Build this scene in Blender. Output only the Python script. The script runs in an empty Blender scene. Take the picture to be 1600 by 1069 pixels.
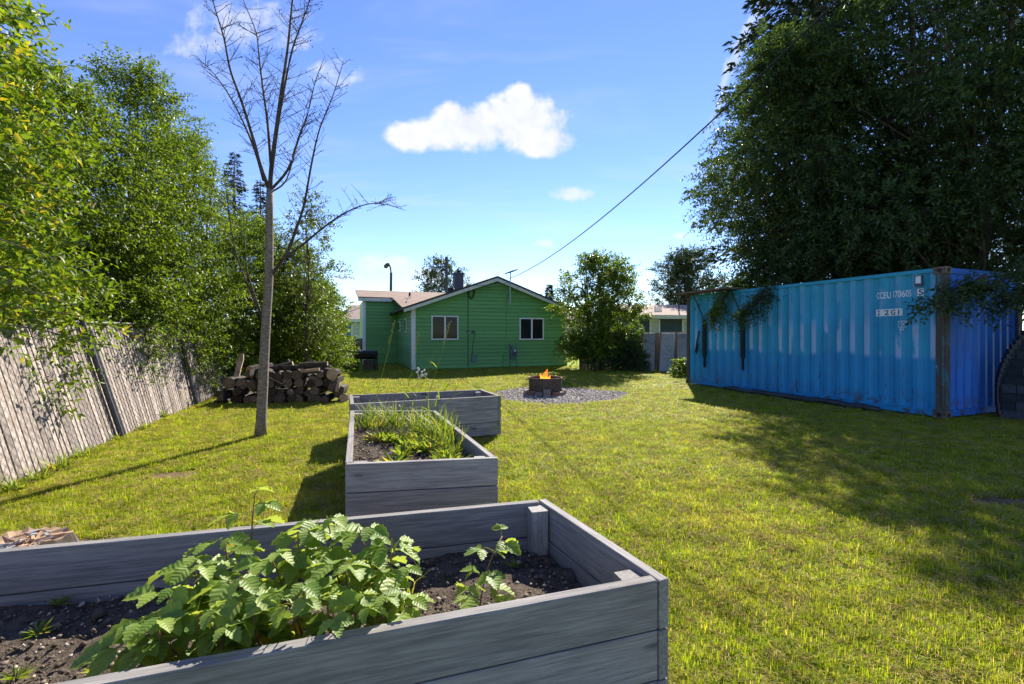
import bpy, bmesh, math, random
import numpy as np
from mathutils import Vector, Matrix, Quaternion

R = math.radians
SC = bpy.context.scene
COL = SC.collection
rnd = random.Random(7)
NP = np.random.default_rng(7)

# ------------------------------------------------------------------ camera
F, CX, HY, CH = 711.0, 800.0, 523.0, 1.45      # focal in photo px, principal column, horizon row, eye height
cd = bpy.data.cameras.new('camera'); cam = bpy.data.objects.new('camera', cd); COL.objects.link(cam)
cam.location = (0, 0, CH); cam.rotation_euler = (R(90), 0, 0)
cd.sensor_width = 36; cd.lens = F / 1600 * 36; cd.shift_y = -(534.5 - HY) / 1600
cd.clip_start = 0.05; cd.clip_end = 5000
SC.camera = cam
SC.view_settings.view_transform = 'Standard'; SC.view_settings.look = 'None'
SC.view_settings.gamma = 1.0; SC.view_settings.use_curve_mapping = False
SC.view_settings.exposure = 1.78
SC.cycles.use_denoising = True
SC.cycles.max_bounces = 6; SC.cycles.diffuse_bounces = 2; SC.cycles.glossy_bounces = 2; SC.cycles.transmission_bounces = 4; SC.cycles.transparent_max_bounces = 6

# ------------------------------------------------------------------ light and sky
SUN_AZ, SUN_EL = R(18), R(37.5)
sdir = Vector((math.sin(SUN_AZ) * math.cos(SUN_EL), math.cos(SUN_AZ) * math.cos(SUN_EL), math.sin(SUN_EL)))
sl = bpy.data.lights.new('sun', 'SUN'); so = bpy.data.objects.new('sun', sl); COL.objects.link(so)
sl.energy = 3.5; sl.angle = R(0.53); sl.color = (1.0, 0.93, 0.80)
so.rotation_euler = (-sdir).to_track_quat('-Z', 'Y').to_euler(); so.location = (10, 30, 30)


class NT:
    """small helper to write node trees"""
    def __init__(s, tree): s.t = tree; s.n = tree.nodes; s.l = tree.links; s.n.clear()
    def node(s, typ, **kw):
        n = s.n.new(typ)
        for k, v in kw.items(): setattr(n, k, v)
        return n
    def put(s, sock, v):
        if v is None: return
        if isinstance(v, bpy.types.NodeSocket): s.l.new(v, sock)
        else:
            if isinstance(v, (tuple, list)) and len(v) == 3 and sock.type == 'RGBA': v = (*v, 1)
            sock.default_value = v
    def math(s, op, a, b=None, c=None, clamp=False):
        n = s.node('ShaderNodeMath', operation=op, use_clamp=clamp)
        for i, v in enumerate((a, b, c)): s.put(n.inputs[i], v)
        return n.outputs[0]
    def vmath(s, op, a, b=None):
        n = s.node('ShaderNodeVectorMath', operation=op)
        s.put(n.inputs[0], a)
        if b is not None: s.put(n.inputs[3 if op == 'SCALE' else 1], b)
        return n.outputs[0]
    def mix(s, f, a, b, mode='MIX'):
        n = s.node('ShaderNodeMix', data_type='RGBA', blend_type=mode)
        s.put(n.inputs[0], f); s.put(n.inputs[6], a); s.put(n.inputs[7], b)
        return n.outputs[2]
    def noise(s, vec, scale, detail=3, rough=.55, dist=0, out=0):
        n = s.node('ShaderNodeTexNoise'); n.inputs['Scale'].default_value = scale
        n.inputs['Detail'].default_value = detail; n.inputs['Roughness'].default_value = rough
        n.inputs['Distortion'].default_value = dist
        if vec is not None: s.l.new(vec, n.inputs['Vector'])
        return n.outputs[out]
    def ramp(s, f, lo, hi, a=0., b=1.):
        n = s.node('ShaderNodeMapRange', interpolation_type='SMOOTHSTEP')
        s.put(n.inputs[0], f)
        for i, v in enumerate((lo, hi, a, b)): s.put(n.inputs[i + 1], v)
        return n.outputs[0]
    def scale(s, vec, sc):
        n = s.node('ShaderNodeMapping'); s.l.new(vec, n.inputs[0]); n.inputs['Scale'].default_value = sc
        return n.outputs[0]
    def sep(s, vec):
        n = s.node('ShaderNodeSeparateXYZ'); s.l.new(vec, n.inputs[0]); return n.outputs
    def comb(s, x, y, z=0.):
        n = s.node('ShaderNodeCombineXYZ')
        for i, v in enumerate((x, y, z)): s.put(n.inputs[i], v)
        return n.outputs[0]


SKY_STRENGTH = 0.07
world = bpy.data.worlds.new('World'); SC.world = world; world.use_nodes = True


def build_world():
    w = NT(world.node_tree)
    sky = w.node('ShaderNodeTexSky', sky_type='NISHITA', sun_disc=False, sun_elevation=SUN_EL, sun_rotation=SUN_AZ)
    sky.altitude = 0; sky.air_density = 1.0; sky.dust_density = 0.0; sky.ozone_density = 4.5
    tc = w.node('ShaderNodeTexCoord'); d = tc.outputs['Generated']
    x, y, z = w.sep(d)
    # clouds live on the sky itself, as directions: u = x/y, v = z/y ahead; generic cloud field all round
    ys = w.math('MAXIMUM', y, .05)
    u = w.math('DIVIDE', x, ys); v = w.math('DIVIDE', z, ys)
    ahead = w.ramp(y, .15, .3)
    uv = w.comb(u, v)
    nz = w.noise(uv, 7.0, 5, .6)
    nz = w.math('SUBTRACT', nz, .5)
    fine = w.math('SUBTRACT', w.noise(uv, 26.0, 3, .6), .5)
    bump = w.math('ADD', w.math('MULTIPLY', nz, 1.9), w.math('MULTIPLY', fine, 1.1))

    def ell(px, py, rx, ry):
        cu, cv = (px - CX) / F, (HY - py) / F
        a = w.math('DIVIDE', w.math('SUBTRACT', u, cu), rx / F)
        b = w.math('DIVIDE', w.math('SUBTRACT', v, cv), ry / F)
        r2 = w.math('ADD', w.math('MULTIPLY', a, a), w.math('MULTIPLY', b, b))
        return w.math('SUBTRACT', 1., r2)

    def union(lst):
        o = lst[0]
        for e in lst[1:]: o = w.math('SMOOTH_MAX', o, e, .25)
        return o
    big = union([ell(820, 190, 74, 56), ell(750, 198, 80, 42), ell(690, 208, 70, 30), ell(845, 220, 58, 30), ell(640, 214, 48, 26), ell(705, 182, 36, 26), ell(812, 152, 30, 24)])
    m1 = w.ramp(w.math('ADD', big, bump), -.05, .75)
    small = union([ell(892, 303, 42, 14), ell(600, 415, 70, 22), ell(560, 440, 60, 18), ell(650, 430, 60, 18), ell(850, 380, 20, 9), ell(1068, 368, 18, 9), ell(835, 445, 50, 16), ell(760, 440, 50, 18)])
    m2 = w.ramp(w.math('ADD', small, w.math('MULTIPLY', bump, 1.3)), .1, 1.1, 0, .7)
    wisp = union([ell(380, 38, 110, 46), ell(520, 115, 60, 30), ell(300, 70, 70, 26), ell(450, 60, 70, 30)])
    m3 = w.ramp(w.math('ADD', wisp, w.math('MULTIPLY', bump, 2.0)), .1, 1.5, 0, .6)
    # contrail
    ax_, ay_ = (1192 - CX) / F, (HY - 10) / F; bx_, by_ = (1098 - CX) / F, (HY - 218) / F
    L = math.hypot(bx_ - ax_, by_ - ay_); ex, ey = (bx_ - ax_) / L, (by_ - ay_) / L
    du = w.math('SUBTRACT', u, ax_); dv = w.math('SUBTRACT', v, ay_)
    al = w.math('ADD', w.math('MULTIPLY', du, ex), w.math('MULTIPLY', dv, ey))
    ac = w.math('ADD', w.math('MULTIPLY', du, -ey), w.math('MULTIPLY', dv, ex))
    ac = w.math('ADD', ac, w.math('MULTIPLY', nz, .11))
    tr = w.ramp(w.math('ABSOLUTE', ac), .002, .015, 1, 0)
    tr = w.math('MULTIPLY', tr, w.math('MULTIPLY', w.ramp(al, -.25, -.05), w.ramp(al, L * .8, L, 1, 0)))
    tr = w.math('MULTIPLY', tr, w.ramp(bump, -.5, .5, .12, .62))
    m = w.math('MAXIMUM', w.math('MAXIMUM', m1, m2), w.math('MAXIMUM', m3, tr))
    m = w.math('MULTIPLY', m, ahead)
    # streaky cirrus + scattered cumulus everywhere else
    zz = w.math('ADD', w.math('MAXIMUM', z, 0.), .12)
    pl = w.comb(w.math('DIVIDE', x, zz), w.math('DIVIDE', y, zz))
    cir = w.noise(w.scale(pl, (1.0, 3.2, 1)), .9, 4, .6, .6)
    cirm = w.ramp(cir, .47, .85, 0, .3)
    behind = w.ramp(y, .1, .3, 1, 0)
    cum = w.math('MULTIPLY', w.ramp(w.noise(pl, 1.1, 4, .55), .56, .68), behind)
    m = w.math('MAXIMUM', m, w.math('MAXIMUM', cirm, cum))
    skyc = w.vmath('SCALE', sky.outputs[0], SKY_STRENGTH)
    hs = w.node('ShaderNodeHueSaturation'); hs.inputs['Hue'].default_value = .518; hs.inputs['Saturation'].default_value = 1.1; hs.inputs['Value'].default_value = 1.0
    w.l.new(skyc, hs.inputs['Color'])
    cloud = w.mix(w.ramp(bump, -.5, .5), (.245, .26, .29), (.31, .312, .32))
    c = w.mix(m, hs.outputs[0], cloud)
    bg = w.node('ShaderNodeBackground'); w.l.new(c, bg.inputs[0]); bg.inputs[1].default_value = 1.0
    out = w.node('ShaderNodeOutputWorld'); w.l.new(bg.outputs[0], out.inputs[0])


build_world()
world.cycles.sampling_method = 'MANUAL'; world.cycles.sample_map_resolution = 512


# ------------------------------------------------------------------ pixel helpers (a direction; the depth is given)
def G(px, py, z=0.0):
    d = F * (CH - z) / (py - HY)
    return Vector(((px - CX) / F * d, d, z))


def P(px, py, d):
    return Vector(((px - CX) / F * d, d, CH + (HY - py) / F * d))


# ------------------------------------------------------------------ materials
def new_mat(name):
    m = bpy.data.materials.new(name); m.use_nodes = True
    return m, NT(m.node_tree)


def finish(t, col, rough=.7, bump=None, bstr=.3, bdist=.01, metal=0., spec=.3, normal=None):
    p = t.node('ShaderNodeBsdfPrincipled')
    t.put(p.inputs['Base Color'], col); t.put(p.inputs['Roughness'], rough); t.put(p.inputs['Metallic'], metal)
    p.inputs['Specular IOR Level'].default_value = spec
    if bump is not None:
        b = t.node('ShaderNodeBump'); b.inputs['Strength'].default_value = bstr; b.inputs['Distance'].default_value = bdist
        t.l.new(bump, b.inputs['Height']); t.l.new(b.outputs[0], p.inputs['Normal'])
    o = t.node('ShaderNodeOutputMaterial'); t.l.new(p.outputs[0], o.inputs[0])
    return p


def plain(name, col, rough=.7, var=.25, scale=8., metal=0., spec=.3, bstr=.2, tint=None):
    m, t = new_mat(name)
    tc = t.node('ShaderNodeTexCoord').outputs['Object']
    n = t.noise(tc, scale, 5, .6)
    c = t.mix(t.ramp(n, .3, .7), tuple(v * (1 - var) for v in col), tuple(min(1, v * (1 + var)) for v in col))
    if tint:
        oi = t.node('ShaderNodeObjectInfo'); c = t.vmath('SCALE', c, t.ramp(oi.outputs['Random'], 0, 1, *tint))
    finish(t, c, rough, n, bstr, .01, metal, spec)
    return m


def wood(name, cols, knots=True, grain=(1.2, 22, 22), stain=.5, bstr=.35, rough=.8, tint=(.82, 1.14)):
    """weathered board, grain along local X"""
    m, t = new_mat(name)
    tc = t.node('ShaderNodeTexCoord').outputs['Object']
    oi = t.node('ShaderNodeObjectInfo')
    off = t.vmath('ADD', tc, t.comb(t.math('MULTIPLY', oi.outputs['Random'], 37.), t.math('MULTIPLY', oi.outputs['Random'], 11.), 0.))
    g = t.noise(t.scale(off, grain), 3.0, 6, .65, .4)
    g2 = t.noise(t.scale(off, (grain[0] * .6, grain[1] * 3, grain[2] * 3)), 4.0, 3, .6)
    c = t.mix(t.ramp(g, .28, .72), cols[0], cols[1])
    c = t.mix(t.math('MULTIPLY', t.ramp(g2, .52, .75), .55), c, tuple(v * .45 for v in cols[0]))
    big = t.noise(t.scale(off, (1, 2.5, 2.5)), 1.7, 4, .6)
    c = t.mix(t.math('MULTIPLY', t.ramp(big, .5, .78), stain), c, cols[2])
    if knots:
        vo = t.node('ShaderNodeTexVoronoi'); vo.inputs['Scale'].default_value = 1.0
        t.l.new(t.scale(off, (2.2, 7, 7)), vo.inputs['Vector'])
        k = t.ramp(vo.outputs['Distance'], .05, .16, .85, 0)
        c = t.mix(k, c, tuple(v * .25 for v in cols[0]))
    c = t.vmath('SCALE', c, t.ramp(t.math('FRACT', t.math('MULTIPLY', oi.outputs['Random'], 5.3)), 0, 1, *tint))
    finish(t, c, rough, t.math('ADD', g, g2), bstr, .006, spec=.25)
    return m


def leafmat(name, cols, trans=.45, rough=.45, spec=.35, dry=None, dryamt=.06, pos=0.):
    """leaf: each island its own tone, light passes through"""
    m, t = new_mat(name)
    ge = t.node('ShaderNodeNewGeometry')
    rpi = ge.outputs['Random Per Island']
    oi = t.node('ShaderNodeObjectInfo')
    r = t.math('FRACT', t.math('ADD', rpi, t.math('MULTIPLY', oi.outputs['Random'], 7.3)))
    c = t.mix(r, cols[0], cols[1])
    if dry:
        r2 = t.math('FRACT', t.math('MULTIPLY', r, 17.7))
        c = t.mix(t.math('LESS_THAN', r2, dryamt), c, dry)
    if pos:
        n = t.noise(ge.outputs['Position'], pos, 3, .5)
        c = t.mix(t.ramp(n, .48, .75, 0, .45), c, cols[2])
        n2 = t.noise(ge.outputs['Position'], 3.6, 4, .65)
        c = t.vmath('SCALE', c, t.ramp(n2, .32, .68, .72, 1.32))
    p = t.node('ShaderNodeBsdfPrincipled'); t.l.new(c, p.inputs['Base Color']); p.inputs['Roughness'].default_value = rough
    p.inputs['Specular IOR Level'].default_value = spec
    tl = t.node('ShaderNodeBsdfTranslucent')
    t.l.new(t.mix(1., c, (1.5, 1.45, .55), 'MULTIPLY'), tl.inputs['Color'])
    mx = t.node('ShaderNodeMixShader'); mx.inputs[0].default_value = trans
    t.l.new(p.outputs[0], mx.inputs[1]); t.l.new(tl.outputs[0], mx.inputs[2])
    o = t.node('ShaderNodeOutputMaterial'); t.l.new(mx.outputs[0], o.inputs[0])
    return m


M = {}
M['bed'] = wood('bed_wood', [(.165, .155, .15), (.32, .30, .28), (.11, .095, .082)])
M['post'] = wood('post_wood', [(.20, .19, .18), (.34, .32, .29), (.16, .14, .12)], grain=(20, 20, 1.2))
M['slat'] = wood('slat_wood', [(.24, .195, .17), (.50, .425, .38), (.20, .12, .08)], knots=False, grain=(14, 14, .7), stain=.7, tint=(.62, 1.2))
M['greyply'] = wood('weathered_panel', [(.20, .20, .21), (.42, .42, .43), (.12, .12, .12)], knots=False, grain=(9, 9, 1.2), stain=.6)
M['brownfence'] = wood('brown_fence_wood', [(.15, .115, .09), (.27, .21, .165), (.10, .08, .065)], knots=False, grain=(14, 14, 1))
M['steel'] = plain('galvanised_steel', (.33, .34, .35), .45, .25, 20, .7)
M['darksteel'] = plain('dark_post_steel', (.07, .07, .075), .55, .3, 14, .4)
M['black'] = plain('black_metal', (.018, .018, .02), .5, .4, 20, .2)
M['white'] = plain('white_trim', (.74, .75, .75), .5, .06, 5)
M['trim2'] = plain('cream_fascia', (.62, .64, .57), .55, .08, 5)
M['rooftop'] = plain('dark_roof_edge', (.06, .06, .062), .9, .3, 30)
M['chim'] = plain('chimney_grey', (.085, .095, .11), .8, .25, 14)
M['conduit'] = plain('painted_conduit', (.07, .20, .085), .6, .15, 10)
M['meter'] = plain('meter_grey', (.12, .19, .17), .5, .2, 10, .3)
M['log_end'] = plain('log_end_wood', (.085, .060, .043), .85, .45, 26, tint=(.45, 1.7))
M['pale_end'] = plain('pale_sawn_wood', (.36, .24, .15), .8, .35, 18)
M['wire'] = plain('cable_black', (.02, .02, .022), .6, .2, 6)
M['chainwire'] = plain('chain_wire', (.10, .09, .085), .55, .3, 10, .6)
M['rust'] = plain('rusty_ring', (.085, .065, .05), .8, .4, 16, .3)
M['casting'] = plain('rusted_casting', (.16, .11, .08), .8, .45, 14, .2)
M['ink'] = plain('black_print', (.02, .02, .02), .6, .1)
M['paint_white'] = plain('white_print', (.72, .75, .76), .6, .1, 30)
M['tarp'] = plain('black_roll', (.018, .022, .026), .45, .5, 9, 0, .5, .6)
M['bluewall'] = plain('blue_house_paint', (.10, .20, .32), .7, .1)
M['slatewall'] = plain('slate_house_paint', (.05, .075, .095), .7, .15)
M['palewall'] = plain('pale_house_paint', (.55, .45, .40), .7, .1)
M['paleglass'] = plain('curtained_pane', (.42, .46, .40), .25, .2, 6)
M['glass'] = plain('dark_pane', (.016, .021, .019), .06, .3, 1.5, 0, .16, 0)
M['stalk'] = plain('dry_stalk', (.34, .30, .10), .7, .2)
M['cane'] = plain('raspberry_cane', (.20, .10, .05), .6, .3, 40)
M['fluff'] = plain('seed_fluff', (.62, .60, .55), .9, .1)
M['yellow'] = plain('yellow_petal', (.75, .50, .02), .6, .1)
M['ash'] = plain('ash', (.09, .085, .08), .95, .4, 20)

M['leaf_left'] = leafmat('leaf_left', [(.05, .10, .011), (.16, .22, .020)], .48, .45, .35)
M['leaf_big'] = leafmat('leaf_overhang', [(.07, .135, .013), (.19, .25, .022)], .5, .45, .35, (.33, .29, .03), .08)
M['leaf_birch'] = leafmat('leaf_birch', [(.05, .085, .015), (.12, .16, .025)], .42, .4, .4)
M['leaf_dark'] = leafmat('leaf_mountain_ash', [(.026, .058, .026), (.075, .115, .036)], .38, .5, .3)
M['leaf_mid'] = leafmat('leaf_lilac', [(.055, .11, .014), (.16, .22, .025)], .46, .42, .35)
M['leaf_far'] = leafmat('leaf_far', [(.035, .06, .022), (.07, .10, .032)], .3, .5, .3)
M['needle'] = leafmat('needle', [(.012, .028, .022), (.032, .055, .036)], .12, .6, .25)
def rasp_mat():
    m, t = new_mat('leaf_raspberry')
    oc = t.node('ShaderNodeTexCoord').outputs['Object']; x, y, z = t.sep(oc)
    oi = t.node('ShaderNodeObjectInfo').outputs['Random']
    ax_ = t.math('ABSOLUTE', x)
    ph = t.math('SUBTRACT', y, t.math('MULTIPLY', ax_, .75))
    vein = t.math('SINE', t.math('MULTIPLY', ph, 6.283 / .0165))
    vm = t.math('MAXIMUM', t.ramp(vein, .75, 1.), t.ramp(ax_, .0006, .0018, 1, 0))
    c = t.mix(oi, (.12, .21, .02), (.27, .36, .06))
    c = t.mix(t.math('LESS_THAN', t.math('FRACT', t.math('MULTIPLY', oi, 13.7)), .025), c, (.5, .40, .03))
    c = t.mix(t.math('MULTIPLY', vm, .22), c, (.30, .36, .12))
    bf = t.node('ShaderNodeNewGeometry').outputs['Backfacing']
    c = t.mix(t.math('MULTIPLY', bf, .5), c, (.30, .36, .20))
    p = t.node('ShaderNodeBsdfPrincipled'); t.l.new(c, p.inputs['Base Color']); p.inputs['Roughness'].default_value = .48; p.inputs['Specular IOR Level'].default_value = .4
    b = t.node('ShaderNodeBump'); b.inputs['Strength'].default_value = .3; b.inputs['Distance'].default_value = .0015; t.l.new(t.math('MULTIPLY', vein, -1.), b.inputs['Height']); t.l.new(b.outputs[0], p.inputs['Normal'])
    tl = t.node('ShaderNodeBsdfTranslucent'); t.l.new(t.mix(1., c, (1.6, 1.5, .45), 'MULTIPLY'), tl.inputs['Color'])
    mx = t.node('ShaderNodeMixShader'); mx.inputs[0].default_value = .45; t.l.new(p.outputs[0], mx.inputs[1]); t.l.new(tl.outputs[0], mx.inputs[2])
    o = t.node('ShaderNodeOutputMaterial'); t.l.new(mx.outputs[0], o.inputs[0])
    return m


M['leaf_rasp'] = rasp_mat()
M['weed'] = leafmat('weed_leaf', [(.12, .19, .02), (.26, .32, .05)], .45, .5, .3, (.42, .36, .10), .1)
M['straw'] = leafmat('dry_clipping', [(.36, .27, .12), (.58, .48, .27)], .2, .7, .2)
M['grass'] = leafmat('lawn_blade', [(.15, .23, .010), (.36, .40, .022), (.44, .37, .075)], .48, .55, .15, (.55, .45, .17), .10, pos=.9)


def bark(name, c1, c2, sc=14, lent=False):
    m, t = new_mat(name)
    tc = t.node('ShaderNodeTexCoord').outputs['Object']
    n = t.noise(t.scale(tc, (sc, sc, sc * (2.2 if lent else .3))), 1.5, 6, .7)
    c = t.mix(t.ramp(n, .35, .68), c1, c2)
    if lent:
        n2 = t.noise(t.scale(tc, (4, 4, 30)), 2., 3, .5)
        c = t.mix(t.ramp(n2, .6, .68, 0, .8), c, (.06, .05, .04))
    finish(t, c, .85, n, .6, .012)
    return m


M['bark'] = bark('bark_brown', (.055, .042, .032), (.15, .12, .095))
M['bark_grey'] = bark('bark_pale_grey', (.13, .10, .078), (.30, .245, .20), 12, True)
M['twig'] = bark('twig_dark', (.04, .028, .024), (.10, .075, .06))
M['logbark'] = bark('log_bark', (.024, .018, .014), (.08, .06, .045), 18)


def siding_mat():
    m, t = new_mat('green_siding')
    tc = t.node('ShaderNodeTexCoord').outputs['Object']
    oi = t.node('ShaderNodeObjectInfo')
    n = t.noise(t.scale(tc, (1.5, 1.5, 20)), 3, 5, .6)
    c = t.mix(t.ramp(n, .3, .7), (.135, .335, .105), (.165, .385, .13))
    big = t.noise(tc, .7, 4, .6)
    c = t.mix(t.ramp(big, .45, .75, 0, .35), c, (.11, .31, .12))
    c = t.vmath('SCALE', c, t.ramp(oi.outputs['Random'], 0, 1, .9, 1.08))
    finish(t, c, .6, n, .12, .004, spec=.3)
    return m


M['siding'] = siding_mat()


def shingle_mat(name, a, b):
    m, t = new_mat(name)
    tc = t.node('ShaderNodeTexCoord').outputs['Object']
    br = t.node('ShaderNodeTexBrick'); t.l.new(tc, br.inputs['Vector'])
    br.inputs['Scale'].default_value = 1.0; br.inputs['Brick Width'].default_value = .3; br.inputs['Row Height'].default_value = .14
    br.inputs['Mortar Size'].default_value = .008; br.inputs['Color1'].default_value = (*a, 1); br.inputs['Color2'].default_value = (*b, 1)
    br.inputs['Mortar'].default_value = (a[0] * .3, a[1] * .3, a[2] * .3, 1); br.inputs['Bias'].default_value = 0.
    n = t.noise(tc, 60, 4, .7)
    c = t.mix(t.ramp(n, .3, .7, 0, .5), br.outputs['Color'], tuple(v * .55 for v in a))
    finish(t, c, .95, n, .5, .01)
    return m


M['shingle'] = shingle_mat('brown_shingle', (.25, .17, .125), (.36, .26, .20))
M['shingle_far'] = shingle_mat('pale_brown_shingle', (.38, .28, .23), (.44, .33, .27))
M['hutshingle'] = plain('dark_shingle', (.026, .034, .043), .9, .35, 40, tint=(.55, 1.35))


def container_mat(name='container_paint', end=False):
    m, t = new_mat(name)
    ge = t.node('ShaderNodeTexCoord').outputs['Object']
    x, y, z = t.sep(ge)
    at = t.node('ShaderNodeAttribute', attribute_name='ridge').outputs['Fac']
    big = t.noise(t.scale(ge, (1, 1, .7)), 1.4, 5, .6)
    streak = t.noise(t.scale(ge, (16, 16, .7)), 1.5, 5, .65)
    lineh = t.math('ADD', 1.05, t.math('MULTIPLY', t.math('SUBTRACT', t.noise(t.scale(ge, (1, 1, 0)), .9, 3, .5), .5), .5))
    low = t.ramp(t.math('SUBTRACT', z, lineh), -.06, .06, 1, 0)
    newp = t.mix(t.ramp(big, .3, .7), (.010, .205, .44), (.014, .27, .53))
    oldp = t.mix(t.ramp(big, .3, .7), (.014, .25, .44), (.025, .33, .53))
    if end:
        c = t.mix(t.ramp(big, .3, .7), (.010, .10, .42), (.014, .16, .56))  # same paint; the end wall's different lighting is put into this bluer tone
    else:
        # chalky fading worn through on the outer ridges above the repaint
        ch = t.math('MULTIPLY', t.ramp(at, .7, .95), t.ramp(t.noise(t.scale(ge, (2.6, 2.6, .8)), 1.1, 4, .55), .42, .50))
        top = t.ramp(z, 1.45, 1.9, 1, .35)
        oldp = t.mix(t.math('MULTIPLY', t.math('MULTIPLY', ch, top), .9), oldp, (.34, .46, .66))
        oldp = t.mix(t.ramp(z, 1.7, 2.4, 0, .35), oldp, (.03, .26, .33))
        c = t.mix(low, oldp, newp)
    c = t.mix(t.ramp(streak, .55, .8, 0, .45), c, (.006, .07, .16))
    scr = t.math('MULTIPLY', t.ramp(t.noise(t.scale(ge, (9, 9, 1.6)), 1.5, 6, .7), .605, .635), t.ramp(z, .2, 1.2, 1, .15))
    c = t.mix(scr, c, (.05, .035, .03))
    lowr = t.math('MULTIPLY', t.ramp(z, .12, .5, 1, 0), t.ramp(t.noise(ge, 6, 5, .7), .5, .62))
    c = t.mix(t.math('MULTIPLY', lowr, .8), c, (.07, .045, .035))
    finish(t, c, t.ramp(big, .3, .7, .42, .6), streak, .1, .004, spec=.4)
    return m


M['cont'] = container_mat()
M['cont_end_lit'] = container_mat('container_end_baked_light', True)


def rusty_frame():
    m, t = new_mat('container_frame_paint')
    tc = t.node('ShaderNodeTexCoord').outputs['Object']
    n = t.noise(t.scale(tc, (9, 9, 1.6)), 1.2, 6, .7)
    n2 = t.noise(tc, 14, 5, .7)
    c = t.mix(t.ramp(n, .36, .5), (.045, .16, .20), (.085, .065, .055))
    c = t.mix(t.ramp(n2, .62, .68), c, (.30, .36, .36))
    finish(t, c, .7, n2, .4, .006)
    return m


M['frame'] = rusty_frame()


def ground_mat():
    m, t = new_mat('lawn_ground')
    ge = t.node('ShaderNodeNewGeometry').outputs['Position']
    n = t.noise(ge, 1.3, 6, .65); n2 = t.noise(ge, 26, 5, .7)
    c = t.mix(t.ramp(n, .3, .7), (.10, .14, .010), (.19, .225, .020))
    c = t.mix(t.ramp(n2, .42, .7, 0, .6), c, (.055, .048, .022))
    x, y, z = t.sep(ge)
    # bare worn patches of earth, each with its own shape
    for (px, py, rx, ry) in BARE:
        g = G(px, py)
        a = t.math('DIVIDE', t.math('SUBTRACT', x, g.x), rx); b = t.math('DIVIDE', t.math('SUBTRACT', y, g.y), ry)
        r2 = t.math('ADD', t.math('MULTIPLY', a, a), t.math('MULTIPLY', b, b))
        k = t.ramp(t.math('ADD', r2, t.math('MULTIPLY', n2, .8)), .7, 1.5, 1, 0)
        c = t.mix(k, c, t.mix(n2, (.10, .065, .035), (.20, .14, .08)))
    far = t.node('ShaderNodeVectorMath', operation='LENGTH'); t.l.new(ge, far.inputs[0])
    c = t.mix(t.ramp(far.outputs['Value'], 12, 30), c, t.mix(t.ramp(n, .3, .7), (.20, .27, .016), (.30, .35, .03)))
    finish(t, c, .95, n2, .6, .02, spec=.1)
    return m


BARE = [(265, 745, .34, .2), (1570, 785, .55, .16), (60, 742, .16, .2), (140, 850, .35, .12)]
M['ground'] = ground_mat()


def soil_mat():
    m, t = new_mat('bed_soil')
    tc = t.node('ShaderNodeTexCoord').outputs['Object']
    n = t.noise(tc, 18, 6, .75); n2 = t.noise(tc, 90, 4, .7)
    c = t.mix(t.ramp(n, .3, .7), (.05, .038, .029), (.16, .125, .095))
    c = t.mix(t.ramp(n2, .6, .68), c, (.30, .26, .21))
    finish(t, c, .95, t.math('ADD', n, n2), .9, .02, spec=.1)
    return m


M['soil'] = soil_mat()


def speck(name, cols):
    m, t = new_mat(name)
    r = t.node('ShaderNodeNewGeometry').outputs['Random Per Island']
    c = t.mix(r, cols[0], cols[1]); c = t.mix(t.math('LESS_THAN', t.math('FRACT', t.math('MULTIPLY', r, 9.7)), .2), c, cols[2])
    finish(t, c, .9, spec=.2)
    return m


M['stones'] = speck('gravel_stones', [(.17, .15, .135), (.36, .32, .29), (.50, .46, .42)])
M['crumbs'] = speck('soil_crumbs', [(.06, .046, .035), (.19, .15, .115), (.40, .34, .27)])
M['brick'] = plain('red_grey_brick', (.20, .105, .08), .9, .35, 22)
M['brick2'] = plain('grey_brick', (.19, .16, .145), .9, .3, 22)


def flame_mat():
    m, t = new_mat('flame')
    tc = t.node('ShaderNodeTexCoord').outputs['Object']
    z = t.sep(tc)[2]
    c = t.mix(t.ramp(z, .0, .26), (1., .48, .05), (1., .20, .02))
    e = t.node('ShaderNodeEmission'); t.l.new(c, e.inputs[0]); e.inputs[1].default_value = 1.1
    tr = t.node('ShaderNodeBsdfTransparent')
    n = t.noise(t.scale(tc, (14, 14, 5)), 1., 3, .6)
    f = t.math('MULTIPLY', t.ramp(n, .3, .55), t.ramp(z, .18, .34, .95, .3))
    mx = t.node('ShaderNodeMixShader'); t.l.new(f, mx.inputs[0]); t.l.new(tr.outputs[0], mx.inputs[1]); t.l.new(e.outputs[0], mx.inputs[2])
    o = t.node('ShaderNodeOutputMaterial'); t.l.new(mx.outputs[0], o.inputs[0])
    return m


M['flame'] = flame_mat()


# ------------------------------------------------------------------ mesh helpers
def tag(o, label=None, cat=None, group=None, kind=None):
    if label: o['label'] = label
    if cat: o['category'] = cat
    if group: o['group'] = group
    if kind: o['kind'] = kind
    return o


def empty(name, loc=(0, 0, 0), rz=0., **kw):
    o = bpy.data.objects.new(name, None); COL.objects.link(o); o.empty_display_size = .1
    o.location = loc; o.rotation_euler = (0, 0, rz)
    return tag(o, **kw)


def link(name, me, parent=None, mats=(), loc=None, rot=None, **kw):
    o = bpy.data.objects.new(name, me); COL.objects.link(o)
    for m in mats:
        if len(me.materials) < len(mats): me.materials.append(m)
    if parent is not None: o.parent = parent
    if loc is not None: o.location = loc
    if rot is not None: o.rotation_euler = rot
    return tag(o, **kw)


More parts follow.
